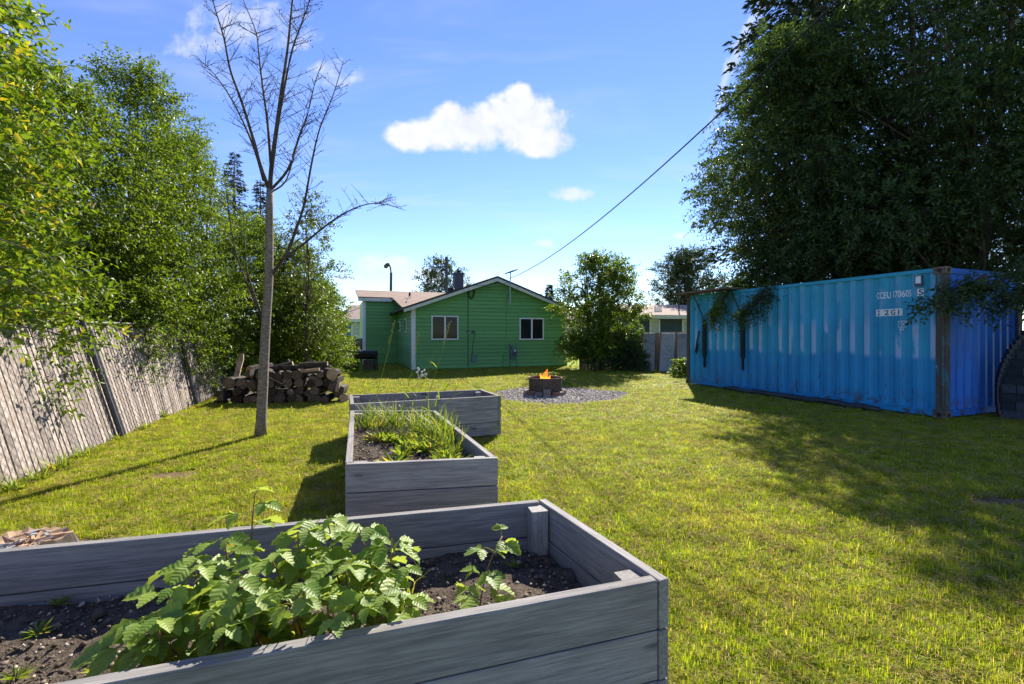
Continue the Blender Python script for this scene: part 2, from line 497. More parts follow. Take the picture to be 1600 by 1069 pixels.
class MB:
    """collects shapes of ONE part"""
    def __init__(s): s.v = []; s.f = []; s.mi = []
    def add(s, vs, fs, mi=0):
        n = len(s.v); s.v += [tuple(v) for v in vs]; s.f += [tuple(i + n for i in f) for f in fs]; s.mi += [mi] * len(fs)
    def box(s, a, b, mi=0):
        x0, y0, z0 = a; x1, y1, z1 = b
        s.add([(x0, y0, z0), (x1, y0, z0), (x1, y1, z0), (x0, y1, z0), (x0, y0, z1), (x1, y0, z1), (x1, y1, z1), (x0, y1, z1)],
              [(3, 2, 1, 0), (4, 5, 6, 7), (0, 1, 5, 4), (1, 2, 6, 5), (2, 3, 7, 6), (3, 0, 4, 7)], mi)
    def tube(s, pts, rad, n=6, mi=0, cap=True):
        pts = [Vector(p) for p in pts]
        if not hasattr(rad, '__len__'): rad = [rad] * len(pts)
        rings = []
        up = Vector((0, 0, 1))
        for i, p in enumerate(pts):
            t = (pts[min(i + 1, len(pts) - 1)] - pts[max(i - 1, 0)])
            t = t.normalized() if t.length > 1e-9 else Vector((0, 0, 1))
            ref = Vector((1, 0, 0)) if abs(t.z) > .9 else up
            a = t.cross(ref).normalized(); b = t.cross(a)
            rings.append([p + (a * math.cos(2 * math.pi * k / n) + b * math.sin(2 * math.pi * k / n)) * rad[i] for k in range(n)])
        vs = [v for r in rings for v in r]
        fs = [(i * n + k, (i + 1) * n + k, (i + 1) * n + (k + 1) % n, i * n + (k + 1) % n) for i in range(len(pts) - 1) for k in range(n)]
        if cap: fs += [tuple(range(n)), tuple(range((len(pts) - 1) * n, len(pts) * n))[::-1]]
        s.add(vs, fs, mi)
    def prism(s, poly, y0, y1, mi=0):
        """poly in (x,z), extruded in y"""
        n = len(poly)
        vs = [(x, y0, z) for x, z in poly] + [(x, y1, z) for x, z in poly]
        fs = [tuple(range(n)), tuple(range(n, 2 * n))[::-1]] + [((k + 1) % n, k, k + n, (k + 1) % n + n) for k in range(n)]
        s.add(vs, fs, mi)
    def mesh(s, name, smooth=False):
        me = bpy.data.meshes.new(name); me.from_pydata(s.v, [], s.f)
        bm = bmesh.new(); bm.from_mesh(me); bmesh.ops.recalc_face_normals(bm, faces=bm.faces)
        bm.to_mesh(me); bm.free()
        if any(s.mi): me.polygons.foreach_set('material_index', s.mi)
        if smooth: me.polygons.foreach_set('use_smooth', [True] * len(me.polygons))
        me.update(); return me
    def build(s, name, mats, parent=None, smooth=False, **kw):
        if not isinstance(mats, (list, tuple)): mats = [mats]
        return link(name, s.mesh(name, smooth), parent, mats, **kw)


def np_mesh(name, verts, tris, mats, mi=None):
    me = bpy.data.meshes.new(name)
    verts = np.ascontiguousarray(verts, np.float32); tris = np.ascontiguousarray(tris, np.int32)
    me.vertices.add(len(verts)); me.vertices.foreach_set('co', verts.ravel())
    me.loops.add(tris.size); me.loops.foreach_set('vertex_index', tris.ravel())
    me.polygons.add(len(tris)); me.polygons.foreach_set('loop_start', np.arange(0, tris.size, 3, dtype=np.int32))
    me.polygons.foreach_set('loop_total', np.full(len(tris), 3, np.int32))
    for m in mats: me.materials.append(m)
    if mi is not None: me.polygons.foreach_set('material_index', np.ascontiguousarray(mi, np.int32))
    me.update(calc_edges=True); me.validate()
    return me


def unit(a): return a / np.maximum(np.linalg.norm(a, axis=-1, keepdims=True), 1e-9)


def leaf_arrays(base, d, nrm, L, W, fold=.22):
    d = unit(d); side = unit(np.cross(d, nrm)); n = unit(np.cross(side, d))
    L = L[:, None]; W = W[:, None]
    v0 = base; v1 = base + d * L * .45 + side * W * .5 + n * W * fold
    v2 = base + d * L - n * L * .12; v3 = base + d * L * .45 - side * W * .5 + n * W * fold
    v = np.stack([v0, v1, v2, v3], 1).reshape(-1, 3)
    i = np.arange(len(base))[:, None] * 4
    t = np.concatenate([i + [0, 2, 1], i + [0, 3, 2]], 1).reshape(-1, 3)
    return v, t


def sprigs(g, starts, dirs, length, nleaf, lL, lW, droop=.25, spread=.9, up=.5, stem=.0035):
    """leafy shoots: thin stem + leaves in alternate order; returns (leaf v, leaf t, stem v, stem t)"""
    n = len(starts); dirs = unit(dirs); ln = length * g.uniform(.6, 1.3, n)
    t = (np.arange(nleaf) + .6) / nleaf
    down = np.array([0, 0, -1.])
    pos = starts[:, None] + dirs[:, None] * (ln[:, None] * t)[..., None] + down * (droop * ln[:, None] * t ** 2)[..., None]
    lat = unit(np.cross(dirs, g.normal(size=(n, 3)))); lat2 = np.cross(dirs, lat)
    ph = g.uniform(0, 6.28, n)[:, None] + np.arange(nleaf) * 2.4
    rad = lat[:, None] * np.cos(ph)[..., None] + lat2[:, None] * np.sin(ph)[..., None]
    ld = dirs[:, None] * .55 + rad * spread + g.normal(size=pos.shape) * .25 + down * .15
    nr = g.normal(size=pos.shape) * .6 + np.array([0, 0, up * 2]) + rad * .2
    base = pos.reshape(-1, 3); k = len(base)
    size = g.uniform(.65, 1.25, k)
    lv, lt = leaf_arrays(base, ld.reshape(-1, 3), nr.reshape(-1, 3), lL * size, lW * size)
    # stems: a thin three-point ribbon pair (cross) per sprig
    tt = np.array([0, .5, 1.]); sp = starts[:, None] + dirs[:, None] * (ln[:, None] * tt)[..., None] + down * (droop * ln[:, None] * tt ** 2)[..., None]
    w = np.array([1, .7, .2]) * stem
    a = sp + lat[:, None] * w[:, None]; b = sp - lat[:, None] * w[:, None]
    sv = np.concatenate([a, b], 1).reshape(-1, 3); i = np.arange(n)[:, None] * 6
    st = np.concatenate([i + [0, 3, 1], i + [3, 4, 1], i + [1, 4, 2], i + [4, 5, 2]], 1).reshape(-1, 3)
    return lv, lt, sv, st


def crown_mesh(name, parts, mats):
    """parts: list of (verts, tris, material index)"""
    V, T, I, o = [], [], [], 0
    for v, t, m in parts:
        V.append(v); T.append(t + o); I.append(np.full(len(t), m)); o += len(v)
    return np_mesh(name, np.concatenate(V), np.concatenate(T), mats, np.concatenate(I))


def lobed_tree(seed, height, crown_z0, rx, ry, nlobes, nsprig, leaf=(.055, .03), splen=.38, nleaf=14, lean=(0, 0), trunk_r=.07,
               lobe=(.35, .75), up=.55, multi=1, mats=None, bk=None, droop=.25, taper=.5, stemr=.0035, shape='oval', limbs=True):
    """tapered trunk(s) + limbs + crown of leafy shoots gathered in uneven lobes. Local coords, base at the origin.
    returns (trunk mesh, crown mesh)"""
    g = np.random.default_rng(seed); r = random.Random(seed)
    ch = height - crown_z0
    lobes = []
    for i in range(nlobes):
        f = (i + .5) / nlobes; f = min(.98, max(.02, f + r.uniform(-.06, .06)))
        if shape == 'oval': prof = math.sin(math.pi * min(1, .12 + .88 * f) ** .8) ** .6
        elif shape == 'cone': prof = (1 - f) ** .8 + .1
        elif shape == 'slant': prof = 1. if f < .38 else 1 - (f - .38) * 1.35
        elif shape == 'round': prof = .75 + .5 * min(f, .5) if f < .82 else 1 - (f - .82) * 2.6
        else: prof = (1 - .35 * f) if f < .75 else (1 - .26 - (f - .75) * 2.4)
        a = i * 2.39996 + r.uniform(-.5, .5); q = math.sqrt(r.uniform(.08, 1)) * prof * .85
        c = Vector((math.cos(a) * rx * q + lean[0] * f, math.sin(a) * ry * q + lean[1] * f, crown_z0 + f * ch * .94))
        rad = r.uniform(*lobe) * (1 - taper * f * .6)
        lobes.append((c, rad))
    tb = MB()
    tops = []
    for k in range(multi):
        a = k * 2.4 + seed
        off = Vector((math.cos(a), math.sin(a), 0)) * (0 if multi == 1 else r.uniform(.1, .25) * rx)
        tp = Vector((lean[0] * .8, lean[1] * .8, height * .9)) + off * 2.2
        pts = [off * .4 + (tp - off * .4) * (s / 7) + Vector((r.uniform(-.05, .05), r.uniform(-.05, .05), 0)) * (s > 0) for s in range(8)]
        pts[0].z = -.05
        tr = trunk_r * (1 if multi == 1 else r.uniform(.5, .8))
        tb.tube(pts, [tr * (1.25 if s == 0 else 1 - .88 * s / 7) for s in range(8)], 7)
        tops.append((pts, tr))
    if limbs:
        for c, rad in lobes:
            pts, tr = tops[r.randrange(len(tops))]
            zc = max(.3, c.z * r.uniform(.5, .8)); s = min(6.99, zc / height / .9 * 7); i = int(s)
            st = pts[i].lerp(pts[i + 1], s - i); mid = st.lerp(c, .5) + Vector((r.uniform(-.1, .1), r.uniform(-.1, .1), -.12 * (c - st).length))
            r0 = tr * max(.12, .45 * (1 - s / 8))
            tb.tube([st, st.lerp(mid, .5) + Vector((0, 0, -.02)), mid, mid.lerp(c, .5), c], [r0, r0 * .8, r0 * .6, r0 * .4, r0 * .2], 5, cap=False)
    trunk = tb.mesh('trunk', True); trunk.materials.append(bk or M['bark'])
    # sprigs
    wts = np.array([l[1] ** 2 for l in lobes]); cnt = g.multinomial(nsprig, wts / wts.sum())
    C = np.repeat(np.array([tuple(l[0]) for l in lobes]), cnt, 0); RR = np.repeat(np.array([l[1] for l in lobes]), cnt)
    dd = unit(g.normal(size=(len(C), 3)) * [1, 1, .8])
    st = C + dd * (RR * g.uniform(.15, 1., len(C)) ** .6)[:, None] * [1, 1, .85]
    axis = np.stack([C[:, 0] * .6, C[:, 1] * .6, np.zeros(len(C))], 1)
    dr = dd * .8 + unit(axis + 1e-6) * .35 + np.array([0, 0, up]) + g.normal(size=(len(C), 3)) * .3
    lv, lt, sv, s_t = sprigs(g, st, dr, splen, nleaf, leaf[0], leaf[1], droop, stem=stemr)
    crown = crown_mesh('crown', [(lv, lt, 0), (sv, s_t, 1)], mats)
    return trunk, crown


def put_tree(name, label, base, meshes, group=None, cat='tree', rz=0., sc=1.):
    e = empty(name, base, rz, label=label, cat=cat, group=group); e.scale = (sc, sc, sc)
    link('trunk' if cat == 'tree' else 'stem', meshes[0], e); link('crown' if cat == 'tree' else 'foliage', meshes[1], e)
    return e


def spruce_mesh(seed, height, rbase, dens=1., z0=.4, nl=.13, nw=.035):
    g = np.random.default_rng(seed); r = random.Random(seed)
    tb = MB(); tb.tube([(0, 0, -.05), (0, 0, height * .5), (0, 0, height)], [height * .018 + .03, height * .011, .01], 7)
    B, D, Nn, = [], [], []
    z = z0
    while z < height * .985:
        f = (z - z0) / (height - z0); ln = rbase * (1 - f) ** .85 + .12
        k = r.randint(4, 6)
        for i in range(k):
            a = r.uniform(0, 6.28); l = ln * r.uniform(.7, 1.15)
            dv = np.array([math.cos(a), math.sin(a), 0.]); sv = np.array([-dv[1], dv[0], 0.])
            tb.tube([(0, 0, z), tuple(dv * l * .5 + [0, 0, z - .10 * l]), tuple(dv * l + [0, 0, z - .12 * l])], [.018 * (1 - f) + .006, .01, .004], 4, cap=False)
            m = int(l / .028 * dens) + 6
            t = g.uniform(.08, 1., m); s = g.uniform(-1, 1, m) * (1 - t * .75) * l * .32
            p = dv * (l * t)[:, None] + sv * s[:, None]; p[:, 2] += z - .22 * l * t + .10 * l * t ** 3 - np.abs(s) * .25 + g.normal(0, .025, m)
            B.append(p); D.append(dv * .8 + sv * np.sign(s)[:, None] * .8 + g.normal(0, .3, (m, 3)) + [0, 0, -.1]); Nn.append(g.normal(0, .5, (m, 3)) + [0, 0, 1])
        z += r.uniform(.10, .17) * (1 + .6 * (1 - f)) * (height / 8) ** .5
    B = np.concatenate(B); D = np.concatenate(D); Nn = np.concatenate(Nn); s = g.uniform(.7, 1.5, len(B))
    v, t = leaf_arrays(B, D, Nn, nl * s, nw * s)
    trunk = tb.mesh('trunk', True); trunk.materials.append(M['bark'])
    return trunk, np_mesh('crown', v, t, [M['needle']])


# ================================================================== SETTING
gm = MB(); gm.add([(-600, -300, 0), (600, -300, 0), (600, 1200, 0), (-600, 1200, 0)], [(0, 1, 2, 3)])
gm.build('ground', M['ground'], kind='structure')

# yard axes
AX = Vector((-math.sin(R(21)), math.cos(R(21)), 0)); RX = Vector((math.cos(R(21)), math.sin(R(21)), 0))

# ------------------------------------------------------------------ green house (local x along the gable wall, y into depth)
HA = G(645, 579); HROT = R(21); HW = 6.97
house = empty('green_house', HA, HROT, label='green lap-sided house with low gable roof and white corner trim', cat='house')
EZ, SLOPE, RIDGE = 2.66, .36, 3.94


def roof_under(x): return RIDGE - .10 - SLOPE * abs(x - HW / 2)


COURSE = .158
nrow = int(3.9 / COURSE) + 1


def plank(parent, x0, x1, z0, z1, face, poly=None):
    """one lap board; bottom edge proud. face='front' (plane y=0), 'side' (x=0, running in y), or ('front', y, )"""
    mb = MB()
    if face[0] == 'f':
        poly = poly or [(x0, z0), (x1, z0), (x1, z1), (x0, z1)]
        yb = face[1]
        n = len(poly); zb = min(p[1] for p in poly); zt = zb + COURSE
        fr = [(x, yb - .042 + .03 * (z - zb) / (zt - zb), z) for x, z in poly]; bk = [(x, yb, z) for x, z in poly]
        mb.add(fr + bk, [tuple(range(n)), tuple(range(n, 2 * n))[::-1]] + [((k + 1) % n, k, k + n, (k + 1) % n + n) for k in range(n)])
    else:
        xb = face[1]
        mb.add([(xb - .042, x0, z0), (xb - .042, x1, z0), (xb - .012, x1, z1), (xb - .012, x0, z1), (xb, x0, z0), (xb, x1, z0), (xb, x1, z1), (xb, x0, z1)],
               [(0, 1, 2, 3), (7, 6, 5, 4), (0, 4, 5, 1), (1, 5, 6, 2), (2, 6, 7, 3), (3, 7, 4, 0)])
    return mb.build('siding_board', M['siding'], parent)


# inner wall core
core = MB(); core.prism([(0.02, 0.), (HW - .02, 0.), (HW - .02, roof_under(HW) - .02), (HW / 2, roof_under(HW / 2) - .02), (.02, roof_under(0) - .02)], .004, 9.5)
hcore = core.build('wall', M['siding'], house)
for i in range(nrow):
    z0 = .06 + i * COURSE; z1 = z0 + COURSE - .013
    # clip to the gable
    def xlim(z):
        d = (RIDGE - .10 - z) / SLOPE
        return max(.0, HW / 2 - d), min(HW, HW / 2 + d)
    a0, b0 = xlim(z0); a1, b1 = xlim(z1)
    if b1 - a1 < .05: break
    plank(hcore, 0, 0, z0, z1, ('f', .0), [(a0, z0), (b0, z0), (b1, z1), (a1, z1)])
for i in range(16):
    z0 = .06 + i * COURSE
    if z0 + COURSE < 2.62: plank(hcore, 0.05, 4.9, z0, z0 + COURSE - .013, ('s', .0))
# corner trim
for (x0, x1, y0, y1, zt) in ((-.055, .10, -.06, .09, 2.55), (HW - .10, HW + .02, -.06, .09, 2.55)):
    t = MB(); t.box((x0, y0, .02), (x1, y1, zt)); t.build('corner_trim', M['white'], house)
# main roof: two slopes with rake boards
rf = MB()
OV = .42
for s in (-1, 1):
    xe = HW / 2 + s * (HW / 2 + OV); ze = RIDGE - SLOPE * (HW / 2 + OV)
    rf.add([(HW / 2, -OV, RIDGE), (xe, -OV, ze), (xe, 9.8, ze), (HW / 2, 9.8, RIDGE), (HW / 2, -OV, RIDGE - .075), (xe, -OV, ze - .075), (xe, 9.8, ze - .075), (HW / 2, 9.8, RIDGE - .075)],
           [(0, 1, 2, 3), (7, 6, 5, 4), (0, 4, 5, 1), (1, 5, 6, 2), (2, 6, 7, 3)])
roof = rf.build('roof', M['rooftop'], house)
for s in (-1, 1):
    xe = HW / 2 + s * (HW / 2 + OV - .02); z0 = RIDGE - .077; ze = z0 - SLOPE * (HW / 2 + OV - .02)
    t = MB(); t.prism([(HW / 2, z0), (xe, ze), (xe, ze - .13), (HW / 2, z0 - .14)], -OV + .02, -OV + .05)
    t.build('rake_board', M['trim2'], roof)
    t = MB(); t.prism([(HW / 2, z0 - .03), (xe, ze - .03), (xe, ze - .045), (HW / 2, z0 - .045)], -OV + .055, 0.02)
    t.build('soffit', M['trim2'], roof)
# left wing
WV = 4.9; WL = -1.64
t = MB(); t.box((WL + .02, WV + .01, 0), (.5, 9.4, 3.2)); wing = t.build('wing_wall', M['siding'], house)
for i in range(21):
    z0 = .06 + i * COURSE; z1 = z0 + COURSE - .013
    if z1 < 3.36: plank(wing, WL, -.03, z0, z1, ('f', WV))
t = MB(); t.box((WL - .06, WV - .045, .02), (WL + .09, WV + .06, 3.30)); t.build('corner_trim', M['white'], house)


def xz(v): return 2.64 + .185 * (v - 1.1)


t = MB()
th = .07
for (u0, u1, v0, v1) in ((-.30, 3.4, 1.0, WV - .24), (WL - .28, 3.4, WV - .238, 8.2)):
    t.add([(u0, v0, xz(v0)), (u1, v0, xz(v0)), (u1, v1, xz(v1)), (u0, v1, xz(v1)), (u0, v0, xz(v0) - th), (u1, v0, xz(v0) - th), (u1, v1, xz(v1) - th), (u0, v1, xz(v1) - th)],
          [(0, 1, 2, 3), (7, 6, 5, 4), (0, 4, 5, 1), (1, 5, 6, 2), (2, 6, 7, 3), (3, 7, 4, 0)])
wroof = t.build('wing_roof', M['shingle'], house)
t = MB(); zf = xz(WV - .24) - .072; t.box((WL - .27, WV - .236, zf - .14), (-.32, WV - .20, zf)); t.build('fascia', M['trim2'], wroof)
t = MB(); t.box((WL - .26, WV - .19, zf - .04), (-.05, WV + .02, zf - .02)); t.build('soffit', M['trim2'], wroof)
t = MB(); t.prism([(1.0, 0), (WV - .24, 0), (WV - .24, .01), (1.0, .01)], 0, .01)
# windows
def window(x0, x1, z0, z1, y=-.045, parent=house, lit=None):
    fw = .05
    t = MB()
    t.box((x0, y - .035, z0), (x1, y + .02, z0 + fw)); t.box((x0, y - .035, z1 - fw), (x1, y + .02, z1))
    t.box((x0, y - .036, z0 + fw), (x0 + fw, y + .02, z1 - fw)); t.box((x1 - fw, y - .036, z0 + fw), (x1, y + .02, z1 - fw))
    xm = (x0 + x1) / 2; t.box((xm - .035, y - .037, z0 + fw), (xm + .035, y + .02, z1 - fw))
    wf = t.build('window_frame', M['white'], parent)
    for a, b in ((x0 + fw, xm - .035), (xm + .035, x1 - fw)):
        p = MB(); p.box((a, y - .012, z0 + fw), (b, y - .004, z1 - fw)); p.build('pane', M['glass'], wf)
    return wf


def hx(px):  # local x on the gable wall at photo column px
    k = (px - CX) / F
    return (k * HA.y - HA.x) / (RX.x - k * RX.y)


def hz(px, py):
    x = hx(px); d = HA.y + x * RX.y
    return CH + (HY - py) / F * d


window(hx(673.5), hx(715.5), hz(695, 531), hz(695, 493.5))
window(hx(811), hx(848.5), hz(830, 531), hz(830, 497))
for (v0, v1, z0, z1) in ((1.55, 1.95, 1.55, 2.15), (3.6, 4.2, 1.6, 2.1)):
    t = MB(); t.box((-.07, v0, z0), (-.018, v1, z1)); w_ = t.build('window_frame', M['white'], house)
    p = MB(); p.box((-.076, v0 + .06, z0 + .06), (-.071, v1 - .06, z1 - .06)); p.build('pane', M['glass'], w_)
# chimney, roof vent, flues
def roofz(x): return RIDGE - SLOPE * abs(x - HW / 2)


cxh = 2.75
t = MB(); t.box((cxh - .22, 3.2, roofz(cxh) - .2), (cxh + .22, 3.64, 4.42)); t.box((cxh - .26, 3.16, 4.42), (cxh + .26, 3.68, 4.50))
chim = t.build('chimney', M['chim'], roof)
t = MB(); t.tube([(cxh, 3.42, 4.50), (cxh, 3.42, 4.60)], .10, 10); t.tube([(cxh, 3.42, 4.60), (cxh, 3.42, 4.63)], .15, 10); t.build('chimney_cap', M['black'], chim)
t = MB(); t.tube([(2.1, 2.2, roofz(2.1) - .05), (2.1, 2.2, roofz(2.1) + .12), (2.1, 2.2, roofz(2.1) + .2)], [.16, .17, .12], 10); t.build('roof_vent', M['black'], roof)
t = MB(); t.tube([(.55, 4.6, xz(4.6) - .05), (.55, 4.6, xz(4.6) + .28)], .05, 8); t.build('flue_pipe', M['black'], wroof)
t = MB(); t.tube([(.1, 2.6, xz(2.6) + .02), (.55, 4.4, xz(4.4) + .12)], .03, 6); t.build('roof_cable', M['wire'], wroof)
# mast with slanted panel
mx_ = hx(791)
t = MB(); t.tube([(mx_, -.47, hz(791, 452)), (mx_ + .02, -.47, hz(793, 427))], .022, 8); t.tube([(mx_, -.47, hz(791, 478)), (mx_, -.47, hz(791, 452) + .01)], .026, 8)
t.tube([(mx_, -.47, hz(791, 462)), (mx_, -.02, hz(791, 462))], .014, 6)
mast = t.build('mast', M['steel'], house)
t = MB(); c0 = Vector((hx(782.5), -.5, hz(783, 430.3))); c1 = Vector((hx(803), -.44, hz(803, 423.3)))
t.tube([c0, c0.lerp(c1, .5), c1], [.02, .035, .02], 4); t.build('antenna_bar', M['black'], mast)
t = MB(); t.tube([(mx_, -.45, hz(791, 455)), (mx_, -.03, hz(791, 470)), (mx_ - .02, -.03, hz(790, 520)), (mx_ - .02, -.03, hz(790, 575))], .009, 5); t.build('ground_cable', M['conduit'], house)
# service conduit, junction box, floodlight, meters
sx = hx(731)
t = MB(); t.tube([(sx, -.045, .1), (sx, -.045, hz(731, 452))], .024, 8); t.build('conduit', M['conduit'], house)
t = MB()
for k in range(3):
    pts = [(sx + .12 + .16 * math.cos(a) * (1 - .25 * k), -.07 - .02 * k, hz(733, 458) + .26 * math.sin(a) * (1 - .15 * k)) for a in [i * math.pi / 8 for i in range(17)]]
    t.tube(pts, .010, 5, cap=False)
t.build('cable_loop', M['wire'], house)
t = MB(); t.tube([(hx(735), -.45, hz(735, 447)), (hx(760), -.46, hz(760, 448.5)), (hx(790), -.46, hz(790, 443))], .008, 5); t.build('thin_cable', M['steel'], house)
t = MB(); t.box((sx - .05, -.12, hz(731, 520) - .04), (sx + .1, -.024, hz(731, 520) + .06)); fl = t.build('floodlight_base', M['steel'], house)
t = MB(); t.tube([(sx + .12, -.09, hz(731, 519)), (sx + .26, -.12, hz(731, 518))], [.03, .075], 10); t.tube([(sx + .0, -.09, hz(731, 517)), (sx - .02, -.2, hz(731, 518))], [.03, .07], 10); t.build('floodlight', M['meter'], fl)
t = MB(); t.tube([(sx + .3, -.05, hz(738, 520)), (sx + .2, -.05, hz(735, 540)), (sx + .17, -.05, hz(735, 560))], .01, 5); t.build('loose_cable', M['wire'], house)
t = MB(); t.box((sx + .13, -.10, hz(738, 566)), (sx + .36, -.024, hz(738, 554))); t.build('outlet_box', M['meter'], house)
mxx = hx(801)
t = MB(); t.box((mxx - .14, -.16, hz(801, 560)), (mxx + .14, -.024, hz(801, 543))); mt = t.build('meter_box', M['meter'], house)
t = MB(); t.tube([(mxx, -.16, hz(801, 552)), (mxx, -.25, hz(801, 552))], .105, 14); t.build('meter_dial', M['chim'], mt)
t = MB(); t.box((mxx - .03, -.258, hz(801, 549)), (mxx + .06, -.252, hz(801, 546.5))); t.build('meter_plate', M['white'], mt)
t = MB(); t.tube([(mxx - .2, -.08, hz(798, 537)), (mxx - .16, -.08, hz(798, 545)), (mxx - .15, -.08, .05)], .02, 6)
t.tube([(mxx + .14, -.08, hz(803, 537)), (mxx + .16, -.08, hz(803, 574))], .02, 6)
for k in range(4): t.tube([(mxx - .2 + .05 * k, -.07, hz(798, 537) - .03 * k), (mxx - .05 + .03 * k, -.10, hz(798, 546))], .009, 5)
t.build('meter_pipes', M['meter'], mt)
t = MB(); t.tube([(hx(785), -.06, .05), (hx(785.5), -.06, hz(785, 556)), (hx(787), -.06, hz(785, 553))], .016, 6); t.build('standpipe', M['conduit'], house)
t = MB(); t.box((hx(764), -.05, hz(764, 574)), (hx(806), -.024, hz(764, 573))); t.build('low_pipe', M['conduit'], house)

# ------------------------------------------------------------------ overhead cable: catenary from the house mast to behind the camera
S = HA + RX * mx_ - AX * .45; S.z = 3.86
pts = []
for i in range(34):
    k = i / 33 * 1.55
    pts.append((S.x + 3.92 * k, S.y - 14.4 * k, 3.86 - .333 * k + 1.84 * k * k))
t = MB(); t.tube(pts, .012, 6)
t.build('overhead_cable', M['wire'], label='black overhead service cable sagging from the house across the sky', cat='cable')

# ------------------------------------------------------------------ shipping container (local x = along the long side going away, y = outward to the lawn, z up)
CN = Vector((7.29, 7.68, 0)); CL, CW, CHT = 6.058, 2.438, 2.60
cont = empty('shipping_container', CN, math.atan2(AX.y, AX.x), label='blue corrugated steel shipping container with rusty corner post', cat='container')
# local: x along AX, y = left of AX = toward -RX (the lawn)


def corr(n0, n1, pitch, depth, z0, z1, axis, mat, name, plane=0.):
    prof = []
    x = n0; fl = pitch * .26; sl = pitch * .24
    while x < n1 - pitch * .5:
        prof += [(x, 0.), (x + fl, 0.), (x + fl + sl, -depth), (x + 2 * fl + sl, -depth)]
        x += pitch
    prof += [(x, 0.), (n1, 0.)] if x < n1 - .01 else [(n1, 0.)]
    zs = [z0, z0 + .012, z1 - .012, z1]
    nz = [z0 + (z1 - z0) * k / 6 for k in range(7)]
    vs, fs, rg = [], [], []
    for (a, d) in prof:
        for z in nz:
            vs.append((a, plane + d - .02, z) if axis == 'x' else (plane + (-d) + .02, -a, z)); rg.append(1 + d / depth)
    m = len(nz)
    for i in range(len(prof) - 1):
        for k in range(m - 1): fs.append((i * m + k, (i + 1) * m + k, (i + 1) * m + k + 1, i * m + k + 1))
    me = bpy.data.meshes.new(name); me.from_pydata(vs, [], fs); me.update()
    at = me.attributes.new('ridge', 'FLOAT', 'POINT'); at.data.foreach_set('value', rg)
    o = link(name, me, cont, [mat])
    return o, prof


z0c, z1c = .16, CHT - .075
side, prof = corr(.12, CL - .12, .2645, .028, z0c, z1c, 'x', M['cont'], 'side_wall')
endw, _ = corr(.12, CW - .12, .235, .045, z0c, z1c, 'y', M['cont_end_lit'], 'end_wall')


def cdepth(x):
    for (a, d), (b, e) in zip(prof, prof[1:]):
        if a <= x <= b: return (d + (e - d) * (x - a) / max(1e-6, b - a)) - .02
    return -.02


for (x0, x1, y0, y1) in ((-.02, .115, -.14, .0), (CL - .115, CL, -.14, .0), (-.02, .115, -CW, -CW + .14), (CL - .115, CL, -CW, -CW + .14)):
    t = MB(); t.box((x0, y0, .14), (x1, y1, CHT - .12)); cp = t.build('corner_post', M['frame'], cont)
    if y1 == 0.: 
        t = MB(); t.tube([(x0 + .03, .004, .2), (x0 + .03, .004, CHT - .2)], .022, 6); t.build('post_lip', M['frame'], cp)
for zz_ in (.03, CHT - .115):
    for xx in (-.03, CL - .15):
        for yy in (.008, -CW + .155):
            t = MB()
            x0, x1, y0, y1, z0, z1 = xx, xx + .18, yy - .165, yy, zz_, zz_ + .118
            t.box((x0, y0, z0), (x1, y1, z1))
            cc = t.build('corner_casting', M['casting'], cont)
            t = MB(); xm, zm = (x0 + x1) / 2, (z0 + z1) / 2
            t.tube([(xm, y1 - .01, zm), (xm, y1 + .004, zm)], .036, 12); t.build('casting_hole', M['ink'], cc)
            t = MB(); t.tube([(x0 - .004, (y0 + y1) / 2, zm), (x0 + .01, (y0 + y1) / 2, zm)], .036, 12); t.build('casting_hole', M['ink'], cc)
t = MB(); t.box((.152, -.075, CHT - .075), (CL - .152, -.004, CHT - .01)); t.build('top_rail', M['cont'], cont)
t = MB(); t.box((.152, -.10, .05), (CL - .152, -.006, .16)); t.build('bottom_rail', M['cont'], cont)
t = MB(); t.box((.004, -CW + .16, CHT - .10), (.08, -.16, CHT - .01)); t.build('top_rail', M['cont_end_lit'], cont)
t = MB(); t.box((.004, -CW + .16, .05), (.10, -.16, .16)); t.build('bottom_rail', M['cont_end_lit'], cont)
t = MB(); t.box((.06, -CW + .05, CHT - .05), (CL - .05, -.05, CHT - .03)); t.build('roof_sheet', M['frame'], cont)
t = MB(); t.box((.1, -CW + .01, .06), (CL - .1, -CW + .04, CHT - .06)); t.build('back_wall', M['cont_end_lit'], cont)
t = MB(); t.box((CL - .05, -CW + .15, .06), (CL - .02, -.15, CHT - .06)); t.build('door_end', M['cont'], cont)


def lettering(txt, s_left, zc, height, mat, name, width=None, back=None):
    """flat print laid on the corrugated side; runs from the far end (s_left) toward the near corner"""
    cu = bpy.data.curves.new('t', 'FONT'); cu.body = txt; cu.size = 1; cu.resolution_u = 3; cu.offset = .012
    ob = bpy.data.objects.new('t', cu); COL.objects.link(ob)
    bpy.context.view_layer.update()
    me = bpy.data.meshes.new_from_object(ob.evaluated_get(bpy.context.evaluated_depsgraph_get()))
    bpy.data.objects.remove(ob); bpy.data.curves.remove(cu)
    bm = bmesh.new(); bm.from_mesh(me)
    xs = [v.co.x for v in bm.verts]; ys = [v.co.y for v in bm.verts]
    h = max(ys) - min(ys); w = max(xs) - min(xs); k = height / h; kx = k if width is None else width / w
    for v in bm.verts: v.co = Vector((s_left - (v.co.x - min(xs)) * kx, 0, zc - height / 2 + (v.co.y - min(ys)) * k))
    conform(bm, .004)
    bm.to_mesh(me); bm.free()
    return link(name, me, side, [mat])


def conform(bm, off):
    for (a, d) in prof:
        bmesh.ops.bisect_plane(bm, geom=bm.verts[:] + bm.edges[:] + bm.faces[:], plane_co=(a, 0, 0), plane_no=(1, 0, 0))
    for v in bm.verts: v.co.y = cdepth(v.co.x) + off


